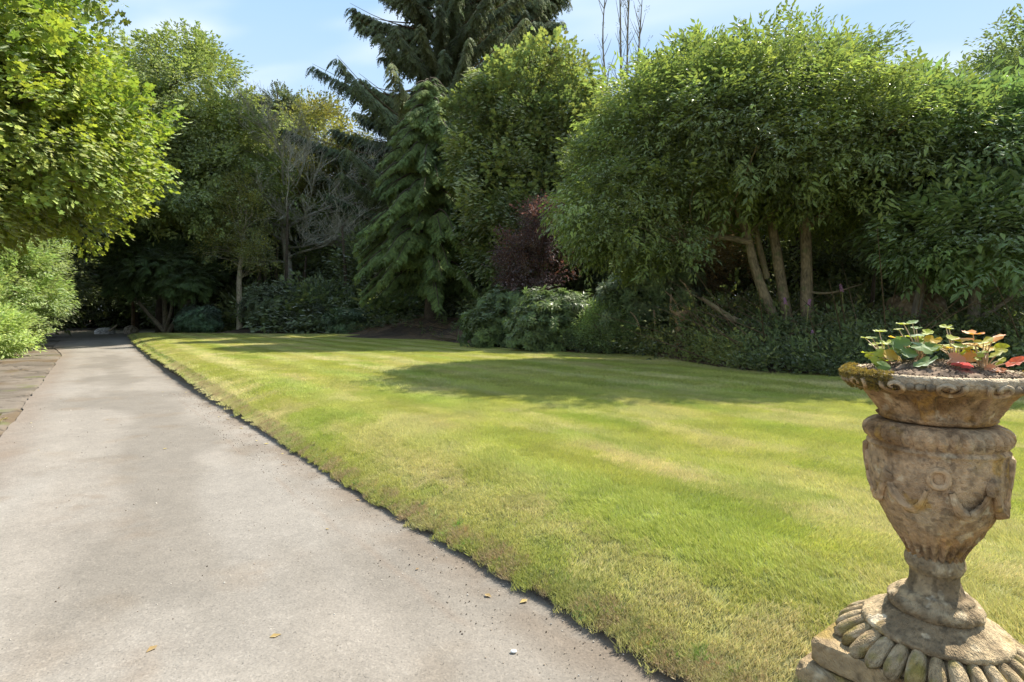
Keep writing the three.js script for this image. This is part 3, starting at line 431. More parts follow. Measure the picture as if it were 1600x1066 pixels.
shrub('rhododendron', 'large dense rhododendron below the purple shrub', [1.35, -17.2], [[1.3, 1.15, -17, 1.15, 1.05, 0.95, 90], [0.7, 0.8, -16.7, 0.7, 0.7, 0.6, 30], [2.1, 0.9, -16.7, 0.6, 0.8, 0.5, 30]], [0.05, 0.082, 0.025], [0.08, 0.118, 0.034], 102);
shrub('rhododendron', 'dark rhododendron bank left of the weeping cypress, below the dead tree', [-13.4, -33.2], [[-13.4, 1.7, -32.8, 2.2, 1.3, 1.1, 120], [-11.2, 1.1, -32.2, 1.3, 0.9, 0.9, 50]], [0.036, 0.056, 0.018], [0.058, 0.082, 0.024], 103, { size: 1.5, rc: 0.55 });
shrub('rhododendron', 'bluish low rhododendron between the yew and the pale trunk', [-18.5, -33.6], [[-18.4, 0.95, -33.4, 1.3, 0.8, 0.8, 60]], [0.03, 0.062, 0.032], [0.05, 0.095, 0.045], 104, { size: 1.4, rc: 0.45 });
shrub('rhododendron', 'small rhododendron at the left end of the bare earth', [-9.2, -31.4], [[-9.2, 0.85, -31.3, 1.3, 0.7, 0.8, 50]], [0.035, 0.066, 0.026], [0.055, 0.09, 0.034], 105, { size: 1.3, rc: 0.45 });
shrub('round_shrub', 'small rounded light green shrub alone on the lawn edge', [2.65, -15.9], [[2.65, 0.9, -15.8, 0.62, 0.6, 0.55, 60]], [0.085, 0.14, 0.042], [0.125, 0.19, 0.055], 106, { kit: 'small', mat: broadMat, size: 0.5, per: 24, rc: 0.26, rise: 0.7 });
shrub('pale_shrub', 'silvery-leaved shrub glinting behind the garden urn', [4.2, -16.4], [[4.1, 2.2, -16.2, 1.4, 1.1, 1, 80], [3.2, 1.5, -15.9, 0.8, 0.8, 0.7, 30]], [0.07, 0.11, 0.045], [0.12, 0.16, 0.075], 107);
shrub('tan_shrub', 'tan dry-leaved shrub showing under the domed evergreen', [5.6, -17.2], [[5.5, 3.3, -17, 0.9, 1.2, 0.8, 46]], [0.12, 0.1, 0.05], [0.17, 0.14, 0.075], 108, { kit: 'small', mat: broadMat, size: 0.8 });
// the dark wood behind, a single mass
{
  const o = thing('background_wood', 'dark mass of woodland closing off the garden behind the trees', 'wood'); o.userData.kind = 'stuff';
  const r = rng(301), S = new Clumps('wood', { per: 17, rc: 1, flat: 0.7, size: 1.1 }, 301), Q = new Clumps('small', { per: 22, rc: 0.75, flat: 0.7, size: 1.25 }, 333), trunks = [];
  const clump = (x, z, y, R, ry, n) => leafCrown(z > -27 && x > -3 ? Q : S, Math.round((x + 50) * 131 + z * 17), [[x, y, z, R, ry, R, z > -27 && x > -3 ? Math.round(n * 1.5) : n]], { color: [0.05, 0.076, 0.024], color2: [0.078, 0.105, 0.03], fill: 0.35 });
  const stem = (x, z, h, w = 0.2) => trunks.push(tube([[x, -0.1, z], [x + (r() - 0.5) * 0.4, h * 0.5, z], [x + (r() - 0.5) * 0.6, h, z]], [w, w * 0.8, w * 0.4], 8, 10, 0.1, x));
  for (const [x, z, y, R, ry] of [[9, -18, 3.6, 2.6, 2.6], [12.6, -19, 4, 2.8, 2.8], [16.5, -18, 3.6, 2.8, 2.8], [20, -22, 4.5, 3, 3.2], [23.5, -24, 4.5, 3.4, 3.4], [7, -21, 4.2, 2.8, 3.2], [10, -23, 5, 3, 3.2], [4.4, -24, 5, 2.6, 3.8], [4.5, -29, 6, 3, 4.5], [8, -28, 5.5, 3.2, 4], [13, -25, 4.6, 3.2, 3.4], [17, -27, 5, 3.5, 3.6], [-1, -31, 4.2, 3, 3.8], [2, -32, 5, 3, 4.5],
    [-8, -36.5, 3.4, 2.6, 2.6], [-11, -41, 5, 3.4, 4.5], [-10.5, -45, 9, 3.4, 5], [-7, -45, 7, 4, 6], [-1, -52, 8, 4, 7.5], [-18, -44, 5, 3.6, 4.4], [-20, -50, 8, 4.4, 7], [-12, -52, 8, 4.6, 7], [-6, -56, 9, 5, 8], [5, -42, 6, 4, 5.5], [10, -38, 5, 4, 5]]) { clump(x, z, y, R, ry, Math.round(26 + R * R * 4)); stem(x, z, y); }
  for (const [x, z, y, R, ry] of [[-30, -62, 6, 5, 6], [-37, -62, 7, 5.5, 7], [-44, -60, 7, 6, 7], [-52, -62, 8, 6, 8], [-60, -66, 8, 7, 8], [-24, -62, 6, 5, 6], [-34, -72, 9, 7, 9], [-46, -74, 9, 7, 9], [-33, -50, 5, 3.6, 3.4], [-38, -48, 6, 4, 5], [-42, -52, 6, 4, 6], [-28, -32, 4.5, 3, 4.5], [-26, -26, 4, 2.6, 4], [-32, -38, 6, 4, 6], [-37, -42, 6, 4, 6], [-29, -52, 3.4, 3, 3], [-26, -47, 3.4, 2.6, 3.2], [-24, -27, 7.5, 3, 2.5], [-23, -43, 3, 2.4, 2.8], [-36, -55, 2.2, 3.4, 2.6], [-41, -58, 2.4, 3.4, 2.8], [-46, -56, 2.4, 3.6, 2.8], [-31, -56, 2.2, 3, 2.6], [-51, -56, 3, 4, 3]]) { clump(x, z, y, R, ry, Math.round(26 + R * R * 2.4)); stem(x, z, y, 0.28); }
  for (let k = 0; k < 42; k++) { const x = lerp(5, 24, r()), z = -lerp(13.6, 17.5, r()) - (x > 12 ? 1.5 : 0); clump(x, z, x < 9 ? 0.35 + r() * 0.3 : 0.5 + r() * 0.9, 0.9, x < 9 ? 0.4 : 0.8, 7); }          // understorey
  for (let k = 0; k < 34; k++) { const x = lerp(-19, 4, r()), z = -lerp(29, 36, r()) + (x > -2 ? 8 : 0); if (x < -17.2 && z > -35) continue; clump(x, z - 3, 0.6 + r() * 0.8, 1.1, 0.9, 7); }
  S.build('foliage', broadMat, o); Q.build('foliage', broadMat, o);
  for (let k = 0; k < 26; k++) { const x = lerp(6, 22, r()), z = -lerp(13.5, 18, r()); stem(x, z, 2 + r() * 3, 0.05 + r() * 0.08); }
  for (let k = 0; k < 22; k++) { const x = lerp(-20, 2, r()), z = -lerp(34, 42, r()); stem(x, z, 4 + r() * 5, 0.08 + r() * 0.14); }
  const t = part('trunks', mergeGeometries(trunks), bark.dark, o, 'stuff');
}
// ------------------------------------------------------------------ stone urn, bowl and the plants in it
const stoneBump = tex(512, 512, (u, v) => { const k = 0.5 * tnoise(u, v, 64, 3, 3) + 0.5 * tnoise(u, v, 16, 8, 3); return [k, k, k]; });
const stoneMat = new THREE.MeshStandardMaterial({ vertexColors: true, roughness: 0.93, bumpMap: stoneBump, bumpScale: 0.012 });
const UR = [1.41, -1.9], FRONT = Math.atan2(-1.41, 1.9);                // axis of the urn, direction that faces the drive
function stoneColor(x, y, z, kind) {
  const a = fbm(x * 8 + 3, y * 8, z * 8), b = fbm(x * 3.4, y * 3.4 + 7, z * 3.4), f = fbm(x * 38, y * 38, z * 38 + 4, 3), g = noise(x * 170, y * 170, z * 170), l = fbm(x * 15 + 9, y * 15, z * 15 + 2), d = fbm(x * 6 + 20, y * 6 + 4, z * 6);
  let c;
  if (kind === 'body') { c = mix3([0.50, 0.315, 0.155], [0.45, 0.345, 0.25], smooth(0.38, 0.62, b)); c = mix3(c, [0.50, 0.45, 0.37], 0.6 * smooth(0.54, 0.7, a)); c = mix3(c, [0.20, 0.125, 0.06], 0.8 * smooth(0.52, 0.66, d)); c = mix3(c, [0.40, 0.26, 0.05], 0.6 * smooth(0.62, 0.72, l)); }
  else if (kind === 'bowl') { c = mix3([0.46, 0.31, 0.15], [0.42, 0.315, 0.21], smooth(0.4, 0.65, b)); c = mix3(c, [0.19, 0.115, 0.045], 0.85 * smooth(0.5, 0.62, d)); c = mix3(c, [0.47, 0.44, 0.39], 0.75 * smooth(1.165, 1.185, y + 0.02 * (a - 0.5))); c = mix3(c, [0.42, 0.25, 0.045], 0.5 * smooth(0.6, 0.7, l)); }
  else { c = mix3([0.35, 0.29, 0.205], [0.44, 0.38, 0.29], smooth(0.4, 0.65, b)); c = mix3(c, [0.155, 0.12, 0.08], 0.75 * smooth(0.5, 0.64, a)); c = mix3(c, [0.24, 0.19, 0.05], 0.8 * smooth(0.57, 0.68, d)); c = mix3(c, [0.62, 0.6, 0.56], 0.8 * smooth(0.7, 0.76, l)); }
  const pit = smooth(0.6, 0.7, fbm(x * 70 + 4, y * 70, z * 70, 2)), streak = smooth(0.55, 0.7, fbm(x * 16, y * 3.5, z * 16 + 30)); c = mix3(c, [0.10, 0.07, 0.04], 0.22 * streak); c = mix3(c, [0.60, 0.56, 0.48], 0.55 * smooth(0.66, 0.72, fbm(x * 24 + 50, y * 24, z * 24, 3)));
  return [c[0], c[1] * 0.88, c[2] * 0.68].map((v) => v * 1.08 * (0.36 + 0.9 * f + 0.34 * g) * (1 - 0.35 * pit));
}
// a turned and carved piece: profile of [radius, height], carve(theta, height, radius) -> radius to add
function turned(profile, { nu = 300, step = 0.004, carve = () => 0, kind = 'body', rough = 0.0045, caps = true } = {}) {
  const pts = [];
  for (let k = 0; k < profile.length - 1; k++) { const [a, b] = [profile[k], profile[k + 1]], n = Math.max(1, Math.round(Math.hypot(b[0] - a[0], b[1] - a[1]) / step)); for (let i = 0; i < n; i++) pts.push([lerp(a[0], b[0], i / n), lerp(a[1], b[1], i / n)]); }
  pts.push(profile.at(-1));
  const soft = pts.map((p, k) => { let s = [0, 0], n = 0; for (let q = -2; q <= 2; q++) { const o = pts[clamp(k + q, 0, pts.length - 1)]; s[0] += o[0]; s[1] += o[1]; n++; } return k < 2 || k > pts.length - 3 ? p : [s[0] / n, s[1] / n]; });
  const g = gridGeo(nu, soft.length - 1, (i, j) => {
    const th = (i % nu) / nu * 2 * Math.PI, [r, y] = soft[j], sx = Math.sin(th), cz = Math.cos(th);
    const rr = Math.max(0.0005, r + carve(th, y, r) + rough * 2 * (fbm(sx * r * 26, y * 26, cz * r * 26, 4) - 0.5) + rough * 0.7 * (noise(sx * r * 130, y * 130, cz * r * 130) - 0.5)), x = sx * rr, z = cz * rr;
    return [x, y, z, ...stoneColor(x, y, z, kind), i / nu * 8, y * 6];
  }, true, true);
  return g;
}
const ang = (a) => { a = (a - FRONT) % (2 * Math.PI); if (a > Math.PI) a -= 2 * Math.PI; if (a < -Math.PI) a += 2 * Math.PI; return a; };
const URY = 0.27;
{
  const urn = thing('stone_urn', 'weathered carved sandstone pedestal urn on a gadrooned foot at the lawn edge', 'urn', [UR[0], 0, UR[1]]);
  const bodyR = (y) => { const p = [[0.6, 0.072], [0.64, 0.092], [0.69, 0.126], [0.74, 0.154], [0.79, 0.173], [0.83, 0.183], [0.88, 0.188], [0.94, 0.187], [0.98, 0.188]]; let k = 0; while (k < p.length - 2 && y > p[k + 1][0]) k++; return lerp(p[k][1], p[k + 1][1], clamp((y - p[k][0]) / (p[k + 1][0] - p[k][0]))); };
  const prof = []; for (let y = 0.595; y <= 0.981; y += 0.012) prof.push([bodyR(y), y]);
  part('body', turned([[0.03, 0.59], ...prof, [0.17, 0.985]], { nu: 420, step: 0.0035, carve: (th, y, r) => { const q = ang(th), fl = smooth(0.73, 0.62, y); let c = fl * 0.007 * Math.cos(q * 22); c += 0.008 * Math.exp(-(((y - 0.963) / 0.006) ** 2)); c -= 0.012 * smooth(0.66, 0.74, fbm(Math.sin(th) * 2.2, y * 9, Math.cos(th) * 2.2 + 6)); return c; } }), stoneMat, urn);
  part('fluted_rim', turned([[0.16, 0.972], [0.184, 0.972], [0.196, 0.986], [0.203, 1.003], [0.2, 1.02], [0.188, 1.035], [0.165, 1.043], [0.1, 1.044]], { nu: 420, step: 0.003, carve: (th, y, r) => 0.014 * (Math.abs(Math.sin(ang(th) * 19 + y * 12)) - 0.65) * smooth(0.972, 0.99, y) * smooth(1.044, 1.02, y) }), stoneMat, urn);
  part('neck', turned([[0.05, 0.605], [0.072, 0.603], [0.081, 0.592], [0.084, 0.575], [0.08, 0.556], [0.071, 0.546], [0.068, 0.53], [0.07, 0.51], [0.076, 0.49], [0.084, 0.478], [0.09, 0.472]], { nu: 220, step: 0.003, kind: 'foot' }), stoneMat, urn);
  part('foot_ring', turned([[0.06, 0.483], [0.094, 0.478], [0.104, 0.47], [0.108, 0.46], [0.122, 0.455], [0.133, 0.444], [0.134, 0.428], [0.126, 0.417], [0.11, 0.412]], { nu: 280, step: 0.003, kind: 'foot', rough: 0.006 }), stoneMat, urn);
  part('foot_dish', turned([[0.1, 0.425], [0.128, 0.418], [0.146, 0.404], [0.166, 0.388], [0.188, 0.376], [0.205, 0.366], [0.207, 0.355], [0.198, 0.346], [0.175, 0.342], [0.15, 0.31], [0.15, URY + 0.001]], { nu: 340, step: 0.0035, kind: 'foot', rough: 0.006 }), stoneMat, urn);
  part('foot_core', turned([[0.14, 0.35], [0.19, 0.34], [0.215, 0.318], [0.232, 0.3], [0.236, URY + 0.002]], { nu: 260, step: 0.004, kind: 'foot', rough: 0.006 }), stoneMat, urn);
  // gadroons round the foot
  const lobeGeo = [1, 2, 3, 4].map((k) => gridGeo(22, 16, (i, j) => { const a = (i % 22) / 22 * 2 * Math.PI, b = (j / 16 - 0.5) * Math.PI, sx = Math.cos(b) * Math.cos(a), sy = Math.sin(b), sz = Math.cos(b) * Math.sin(a), q = 1 + 0.16 * (fbm(sx * 2.4 + k * 9, sy * 2.4, sz * 2.4) - 0.5) + 0.06 * (noise(sx * 9 + k, sy * 9, sz * 9) - 0.5), x = sx * 0.0235 * q * (1 + 0.22 * sy), y = Math.sign(sy) * Math.pow(Math.abs(sy), 0.8) * 0.07 * q, z = sz * 0.026 * q * (1 + 0.15 * sy); let c = stoneColor(x * 2 + k * 1.7, y * 2, z * 2, 'foot'); c = mix3(c, [0.21, 0.175, 0.03], 0.6 * smooth(0.52, 0.66, fbm(x * 30 + k * 5, y * 30, z * 30))); return [x, y, z, ...c, i / 22, j / 16]; }, true, true));
  const n = 28; for (let k = 0; k < n; k++) { const a = (k + 0.3) / n * 2 * Math.PI, l = part('lobe', lobeGeo[(k * 3) % 4], stoneMat, urn); l.position.set(Math.sin(a) * 0.232, 0.312, Math.cos(a) * 0.232); const d = V(Math.sin(a) * 0.8, -0.62, Math.cos(a) * 0.8); l.quaternion.setFromUnitVectors(V(0, 1, 0), d.normalize()); l.rotateY(0.3 * Math.sin(k * 5.1)); l.scale.setScalar(1.0 + 0.07 * Math.sin(k * 3.7)); }
  // relief: medallion, garlands, bosses, side handles
  const on = (q, y, out = 0) => { const r = bodyR(y) + out; return V(Math.sin(q + FRONT) * r, y, Math.cos(q + FRONT) * r); };
  const paint = (g, kind, ox = 0) => { const p = g.attributes.position, c = []; for (let i = 0; i < p.count; i++) c.push(...stoneColor(p.getX(i) + ox, p.getY(i), p.getZ(i), kind)); g.setAttribute('color', new THREE.Float32BufferAttribute(c, 3)); return g; };
  const lump = (g, amp, f) => { const p = g.attributes.position; for (let i = 0; i < p.count; i++) { const x = p.getX(i), y = p.getY(i), z = p.getZ(i), q = amp * 2 * (fbm(x * f, y * f, z * f) - 0.5); p.setXYZ(i, x + q, y + q * 0.7, z - q); } g.computeVertexNormals(); return g; };
  for (let k = 0; k < 4; k++) {
    const q0 = k * Math.PI / 2 + 0.06;
    const ring = []; for (let i = 0; i <= 24; i++) { const a = i / 24 * 2 * Math.PI; ring.push(on(q0 + Math.cos(a) * 0.024 / 0.185, 0.893 + Math.sin(a) * 0.028, 0.001)); }
    part('medallion', paint(lump(mergeGeometries([tube(ring, [0.009, 0.009], 8, 48, 0.2, k)]), 0.002, 40), 'body'), stoneMat, urn);
    for (const e of [-1, 1]) {
      const rope = []; for (let i = 0; i <= 10; i++) { const t = i / 10; rope.push(on(q0 + e * lerp(0.16, 0.78, t), lerp(0.855, 0.865, t) - 0.075 * Math.sin(Math.PI * Math.pow(t, 0.8)) , 0.002)); }
      part('garland', paint(lump(tube(rope, [0.007, 0.012, 0.016, 0.015, 0.013, 0.007], 9, 60, 0.9, k * 5 + e), 0.006, 46), 'body'), stoneMat, urn);
    }
    const bs = lump(new THREE.SphereGeometry(0.024, 22, 16).scale(1, 1.15, 0.6), 0.012, 55); bs.rotateY(q0 + Math.PI / 4 + FRONT); const bp = on(q0 + Math.PI / 4, 0.875, 0.001); bs.translate(bp.x, bp.y, bp.z); part('boss', paint(bs, 'body'), stoneMat, urn);
  }
  for (const e of [-1.5, 1.52]) { const h = tube([on(e, 0.962, 0.0), on(e, 0.945, 0.002), on(e, 0.9, 0.001), on(e, 0.85, 0.0), on(e, 0.8, -0.006)], [0.004, 0.014, 0.012, 0.009, 0.001], 12, 30, 0.35, e * 4); part('handle', paint(lump(h, 0.006, 40), 'body', 2), stoneMat, urn); }
  // plinth slabs, square to the drive
  const turn = Math.atan2(-U[0], -U[1]);
  const slabGeo = (w, h, d, seed) => { const g = new THREE.BoxGeometry(w, h, d, Math.round(w / 0.012), Math.max(4, Math.round(h / 0.012)), Math.round(d / 0.012)), p = g.attributes.position, c = []; for (let i = 0; i < p.count; i++) { let x = p.getX(i), y = p.getY(i), z = p.getZ(i); const ex = Math.abs(x) / (w / 2), ey = Math.abs(y) / (h / 2), ez = Math.abs(z) / (d / 2), edge = smooth(0.9, 1, ex) * smooth(0.75, 1, ey) + smooth(0.9, 1, ez) * smooth(0.75, 1, ey) + smooth(0.92, 1, ex) * smooth(0.92, 1, ez), q = 1 - 0.018 * edge * (0.5 + fbm(x * 9 + seed, y * 9, z * 9)); x *= q; z *= q; y *= 1 - 0.12 * edge * fbm(x * 12, z * 12, seed); const m = 0.014 * (fbm(x * 14 + seed, y * 14, z * 14) - 0.5); p.setXYZ(i, x + m * ex, y + m * ey * 0.5, z + m * ez); c.push(...mix3(stoneColor(x + seed, y, z, 'foot'), [0.16, 0.11, 0.065], 0.55 * smooth(0.42, 0.6, fbm(x * 7, y * 7 + seed, z * 7)))); } g.setAttribute('color', new THREE.Float32BufferAttribute(c, 3)); for (let i = 0; i < p.count; i++) g.attributes.uv.setXY(i, p.getX(i) * 5 + p.getZ(i) * 3.1, p.getY(i) * 5 + p.getZ(i) * 4.2); g.computeVertexNormals(); return g; };
  const s1 = part('plinth_slab', slabGeo(0.5, 0.085, 0.58, 1), stoneMat, urn); s1.position.set(0.0, URY - 0.0425, 0); s1.rotation.y = turn;
  const s2 = part('plinth_slab', slabGeo(0.55, 0.2, 0.66, 5), stoneMat, urn); s2.position.set(0.0, URY - 0.19, 0); s2.rotation.y = turn;

  // the bowl
  const bowl = thing('planter_bowl', 'mossy flared stone bowl with scrolled rim, filled with soil, on the urn', 'planter', [UR[0], 0, UR[1]]);
  const panel = (th, y) => { const k = 7, q = ang(th + 0.12) * k / (2 * Math.PI), f = q - Math.floor(q), yy = smooth(1.062, 1.072, y) * smooth(1.155, 1.14, y), slant = 0.05 * Math.sin(Math.floor(q) * 2.1); return -0.02 * yy * smooth(0.13 + slant, 0.17 + slant, f) * smooth(0.9, 0.86, f); };
  part('bowl', turned([[0.08, 1.046], [0.14, 1.046], [0.156, 1.049], [0.165, 1.06], [0.18, 1.09], [0.2, 1.12], [0.222, 1.148], [0.24, 1.163], [0.252, 1.17], [0.262, 1.182], [0.266, 1.196], [0.262, 1.207], [0.25, 1.212], [0.236, 1.21], [0.232, 1.2], [0.226, 1.175]], { nu: 460, step: 0.0034, kind: 'bowl', rough: 0.006, carve: (th, y, r) => panel(th, y) - 0.01 * smooth(0.62, 0.7, fbm(Math.sin(th) * 3, y * 10, Math.cos(th) * 3 + 2)) * smooth(1.17, 1.15, y) }), stoneMat, bowl);
  for (let k = 0; k < 12; k++) {                                        // scrolls under the lip
    const q0 = FRONT + (k + 0.25) / 12 * 2 * Math.PI, pts = [], flip = k % 2 ? 1 : -1;
    const put = (a, y, out) => { const r = 0.262 + out - (1.19 - y) * 0.8 * smooth(1.19, 1.15, y); return V(Math.sin(q0 + a) * r, y, Math.cos(q0 + a) * r); };
    for (let i = 0; i <= 26; i++) { const t = i / 26, a = t * 2.6 * Math.PI, rr = lerp(0.032, 0.005, t); pts.push(put(flip * (Math.cos(a + 2.6) * rr * 1.25) / 0.262, 1.176 + Math.sin(a + 2.6) * rr * 0.75, 0.004)); }
    part('scroll', paint(lump(tube(pts, [0.0085, 0.0085, 0.007, 0.006], 8, 64, 0.25, k), 0.003, 40), 'bowl'), stoneMat, bowl);
    for (let i = 0; i < 2; i++) { const g = lump(new THREE.SphereGeometry(0.0125 - i * 0.002, 14, 10), 0.004, 60), p = put(flip * (0.165 + i * 0.085) , 1.178, 0.002); g.translate(p.x, p.y, p.z); part('bead', paint(g, 'bowl'), stoneMat, bowl); }
  }
  const soilMat = plainMat({ roughness: 1 });
  const soilH = (x, z) => { const r = Math.hypot(x, z) / 0.236; return 1.196 + 0.042 * (1 - r * r) + 0.02 * (fbm(x * 12, z * 12, 4) - 0.4) * (1.1 - r) + 0.014 * (fbm(x * 45, z * 45, 9, 3) - 0.5); };
  part('soil', gridGeo(150, 70, (i, j) => { const a = (i % 150) / 150 * 2 * Math.PI, r = j / 70 * 0.234 + 0.0003, x = Math.sin(a) * r, z = Math.cos(a) * r, f = fbm(x * 60, z * 60, 3); return [x, soilH(x, z) + 0.006 * (noise(x * 190, z * 190) - 0.5), z, ...mix3([0.05, 0.032, 0.02], [0.21, 0.145, 0.095], smooth(0.3, 0.72, f))]; }), soilMat, bowl);
  { // crumbs of soil and moss cushions
    const r = rng(401), g = lump(new THREE.IcosahedronGeometry(1, 1), 0.3, 1.3); g.deleteAttribute('uv'); g.deleteAttribute('normal');
    const crumb = new THREE.InstancedMesh(g, new THREE.MeshStandardMaterial({ roughness: 1 }), 1500); crumb.name = 'soil_crumbs'; crumb.userData.kind = 'stuff';
    for (let i = 0; i < 1500; i++) { const a = r() * 7, q = Math.sqrt(r()) * 0.25, x = Math.sin(a) * q, z = Math.cos(a) * q, s = 0.0012 + 0.0035 * r() * r(); crumb.setMatrixAt(i, M4().compose(V(x, q > 0.232 ? 1.2125 : soilH(x, z) + s * 0.4, z), new THREE.Quaternion().setFromEuler(new THREE.Euler(r() * 6, r() * 6, r() * 6)), V(s, s * (0.6 + r() * 0.6), s * (0.7 + r())))); const k = r(); crumb.setColorAt(i, new THREE.Color().setRGB(...mix3([0.06, 0.038, 0.022], [0.3, 0.22, 0.14], k * k))); }
    bowl.add(crumb);
    const blade = new Soup(); { const rr = rng(5); for (let i = 0; i < 26; i++) { const a = rr() * 6.3, q = rr() * 0.006; blade.leaf(thinLeaf(0.006 + rr() * 0.004, 0.0022), basis(V(Math.cos(a) * 0.7, 1, Math.sin(a) * 0.7), V(Math.sin(a), 0.2, Math.cos(a)), V(Math.cos(a) * q, -0.001, Math.sin(a) * q)), tone(rr, 0.35, 0.9)); } }
    const mossAt = []; for (let i = 0; i < 9000 && mossAt.length < 1700; i++) { const a = FRONT + lerp(-1.9, 1.9, r()), q = ang(a), y = lerp(1.15, 1.213, r()), where = smooth(-0.3, -0.75, q) + 0.6 * smooth(1.2, 1.45, q); if (r() > where * smooth(0.36, 0.56, fbm(Math.sin(a) * 9, y * 22, Math.cos(a) * 9)) * smooth(1.145, 1.175, y)) continue; const rad = y > 1.205 ? 0.25 + (r() - 0.5) * 0.026 : 0.2655 - Math.max(0, 1.19 - y) * 0.72; mossAt.push([V(Math.sin(a) * rad, Math.min(y, 1.212), Math.cos(a) * rad), V(Math.sin(a), y > 1.2 ? 1.4 : 0.5, Math.cos(a))]); }
    const moss = new THREE.InstancedMesh(blade.build(), grassMat, mossAt.length); moss.name = 'moss'; moss.userData.kind = 'stuff';
    mossAt.forEach(([p, d], i) => { moss.setMatrixAt(i, basis(d, V(r() - 0.5, r() - 0.5, r() - 0.5), p, 0.7 + r() * 0.7)); moss.setColorAt(i, new THREE.Color().setRGB(...mix3([0.15, 0.13, 0.03], [0.34, 0.27, 0.045], r()))); }); bowl.add(moss);
  }
  // begonias
  const leafG = [1, 2, 3].map((k) => { const r = rng(k * 11), pos = [], idx = []; pos.push(0, 0, 0); const n2 = 26; for (let ring = 1; ring <= 3; ring++) for (let i = 0; i < n2; i++) { const a = i / n2 * 2 * Math.PI, notch = 1 - 0.75 * Math.exp(-(((a > Math.PI ? a - 2 * Math.PI : a) / 0.26) ** 2)) * ring / 3, q = ring / 3 * notch * (1 + 0.05 * Math.sin(a * 9 + k)) * (1 + 0.08 * Math.sin(a * 2 + k)); pos.push(Math.sin(a) * q, 0.22 * q * q * (k === 2 ? -0.7 : 1) + 0.06 * q * Math.sin(a * (2 + k) + k) + 0.05 * (ring === 3 ? Math.sin(a * 9) : 0), Math.cos(a) * q); } for (let i = 0; i < n2; i++) { const j = (i + 1) % n2; idx.push(0, 1 + i, 1 + j); for (let ring = 0; ring < 2; ring++) { const a = 1 + ring * n2; idx.push(a + i, a + n2 + i, a + j, a + j, a + n2 + i, a + n2 + j); } } return geo(pos, idx); });
  const leafCol = { lime: [0.40, 0.46, 0.025], green: [0.17, 0.28, 0.04], gold: [0.62, 0.40, 0.025], orange: [0.75, 0.30, 0.035], red: [0.62, 0.10, 0.09], coral: [0.8, 0.16, 0.07], peach: [0.7, 0.32, 0.16] };
  const bMat = {}; for (const k in leafCol) bMat[k] = new THREE.MeshPhysicalMaterial({ color: new THREE.Color().setRGB(...leafCol[k]), roughness: 1, transmission: 0.6, thickness: 0, clearcoat: 0.12, clearcoatRoughness: 0.4, side: THREE.DoubleSide });
  const stalkMat = new THREE.MeshPhysicalMaterial({ color: new THREE.Color().setRGB(0.5, 0.36, 0.24), roughness: 0.6 });
  const toR = V(Math.cos(FRONT), 0, -Math.sin(FRONT)), toF = V(Math.sin(FRONT), 0, Math.cos(FRONT));                      // across the view of the drive side, and towards it
  const plant = (label, cx, cz, leaves, seed) => {
    const r = rng(seed), root = toR.clone().multiplyScalar(cx).addScaledVector(toF, cz), o = thing('begonia_plant', label, 'plant', [UR[0] + root.x, soilH(root.x, root.z) - 0.006, UR[1] + root.z], 'begonias in the stone bowl');
    [...leaves, ...leaves.filter((l) => l[4] !== 'coral' && l[4] !== 'red').map(([x, y, d, size, col, tilt = 0.3]) => [x + (r() - 0.5) * 0.05, y * (0.6 + r() * 0.45), d - 0.02 - r() * 0.05, size * 0.8, col === 'orange' ? 'lime' : col, tilt])].forEach(([x, y, d, size, col, tilt = 0.3], i) => {
      const p = toR.clone().multiplyScalar(x - cx).addScaledVector(toF, d - cz).setY(y * 1.3), a = V((r() - 0.5) * 0.02, 0.004, (r() - 0.5) * 0.02);
      part('stalk', tube([a, a.clone().lerp(p, 0.55).add(V((r() - 0.5) * 0.01, 0.006, (r() - 0.5) * 0.01)), p], [0.0022, 0.0019, 0.0014], 6, 8, 0.05, i), stalkMat, o);
      const l = part('leaf', leafG[(i + seed) % 3], bMat[col], o); l.position.copy(p); l.scale.set(size * 0.95, size * 0.95, size * 0.95 * (0.85 + r() * 0.25)); const dir = V((r() - 0.5) * 1.1 * tilt * 2, 1, (r() - 0.5) * 1.1 * tilt * 2).addScaledVector(toF, tilt * 0.9).normalize(); l.quaternion.setFromUnitVectors(V(0, 1, 0), dir); l.rotateY(r() * 6.3);
      if (col === 'coral') l.userData.label = 'round coral-orange leaf leaning out at the side';
    });
  };
  plant('yellow-green begonia at the left side of the stone bowl', -0.125, 0.02, [[-0.155, 0.092, 0, 0.022, 'lime', 0.1], [-0.178, 0.078, 0.02, 0.02, 'lime', 0.1], [-0.13, 0.062, 0.03, 0.026, 'lime'], [-0.185, 0.035, 0.04, 0.02, 'lime', 0.6], [-0.15, 0.04, 0.06, 0.024, 'lime', 0.8], [-0.12, 0.03, 0.075, 0.026, 'gold', 0.8], [-0.1, 0.05, 0.05, 0.028, 'green', 0.9], [-0.155, 0.02, 0.08, 0.022, 'lime', 0.8], [-0.105, 0.075, -0.02, 0.026, 'gold', 0.2], [-0.17, 0.055, -0.03, 0.02, 'lime', 0.2], [-0.135, 0.008, 0.13, 0.022, 'green', 1.0]], 3);
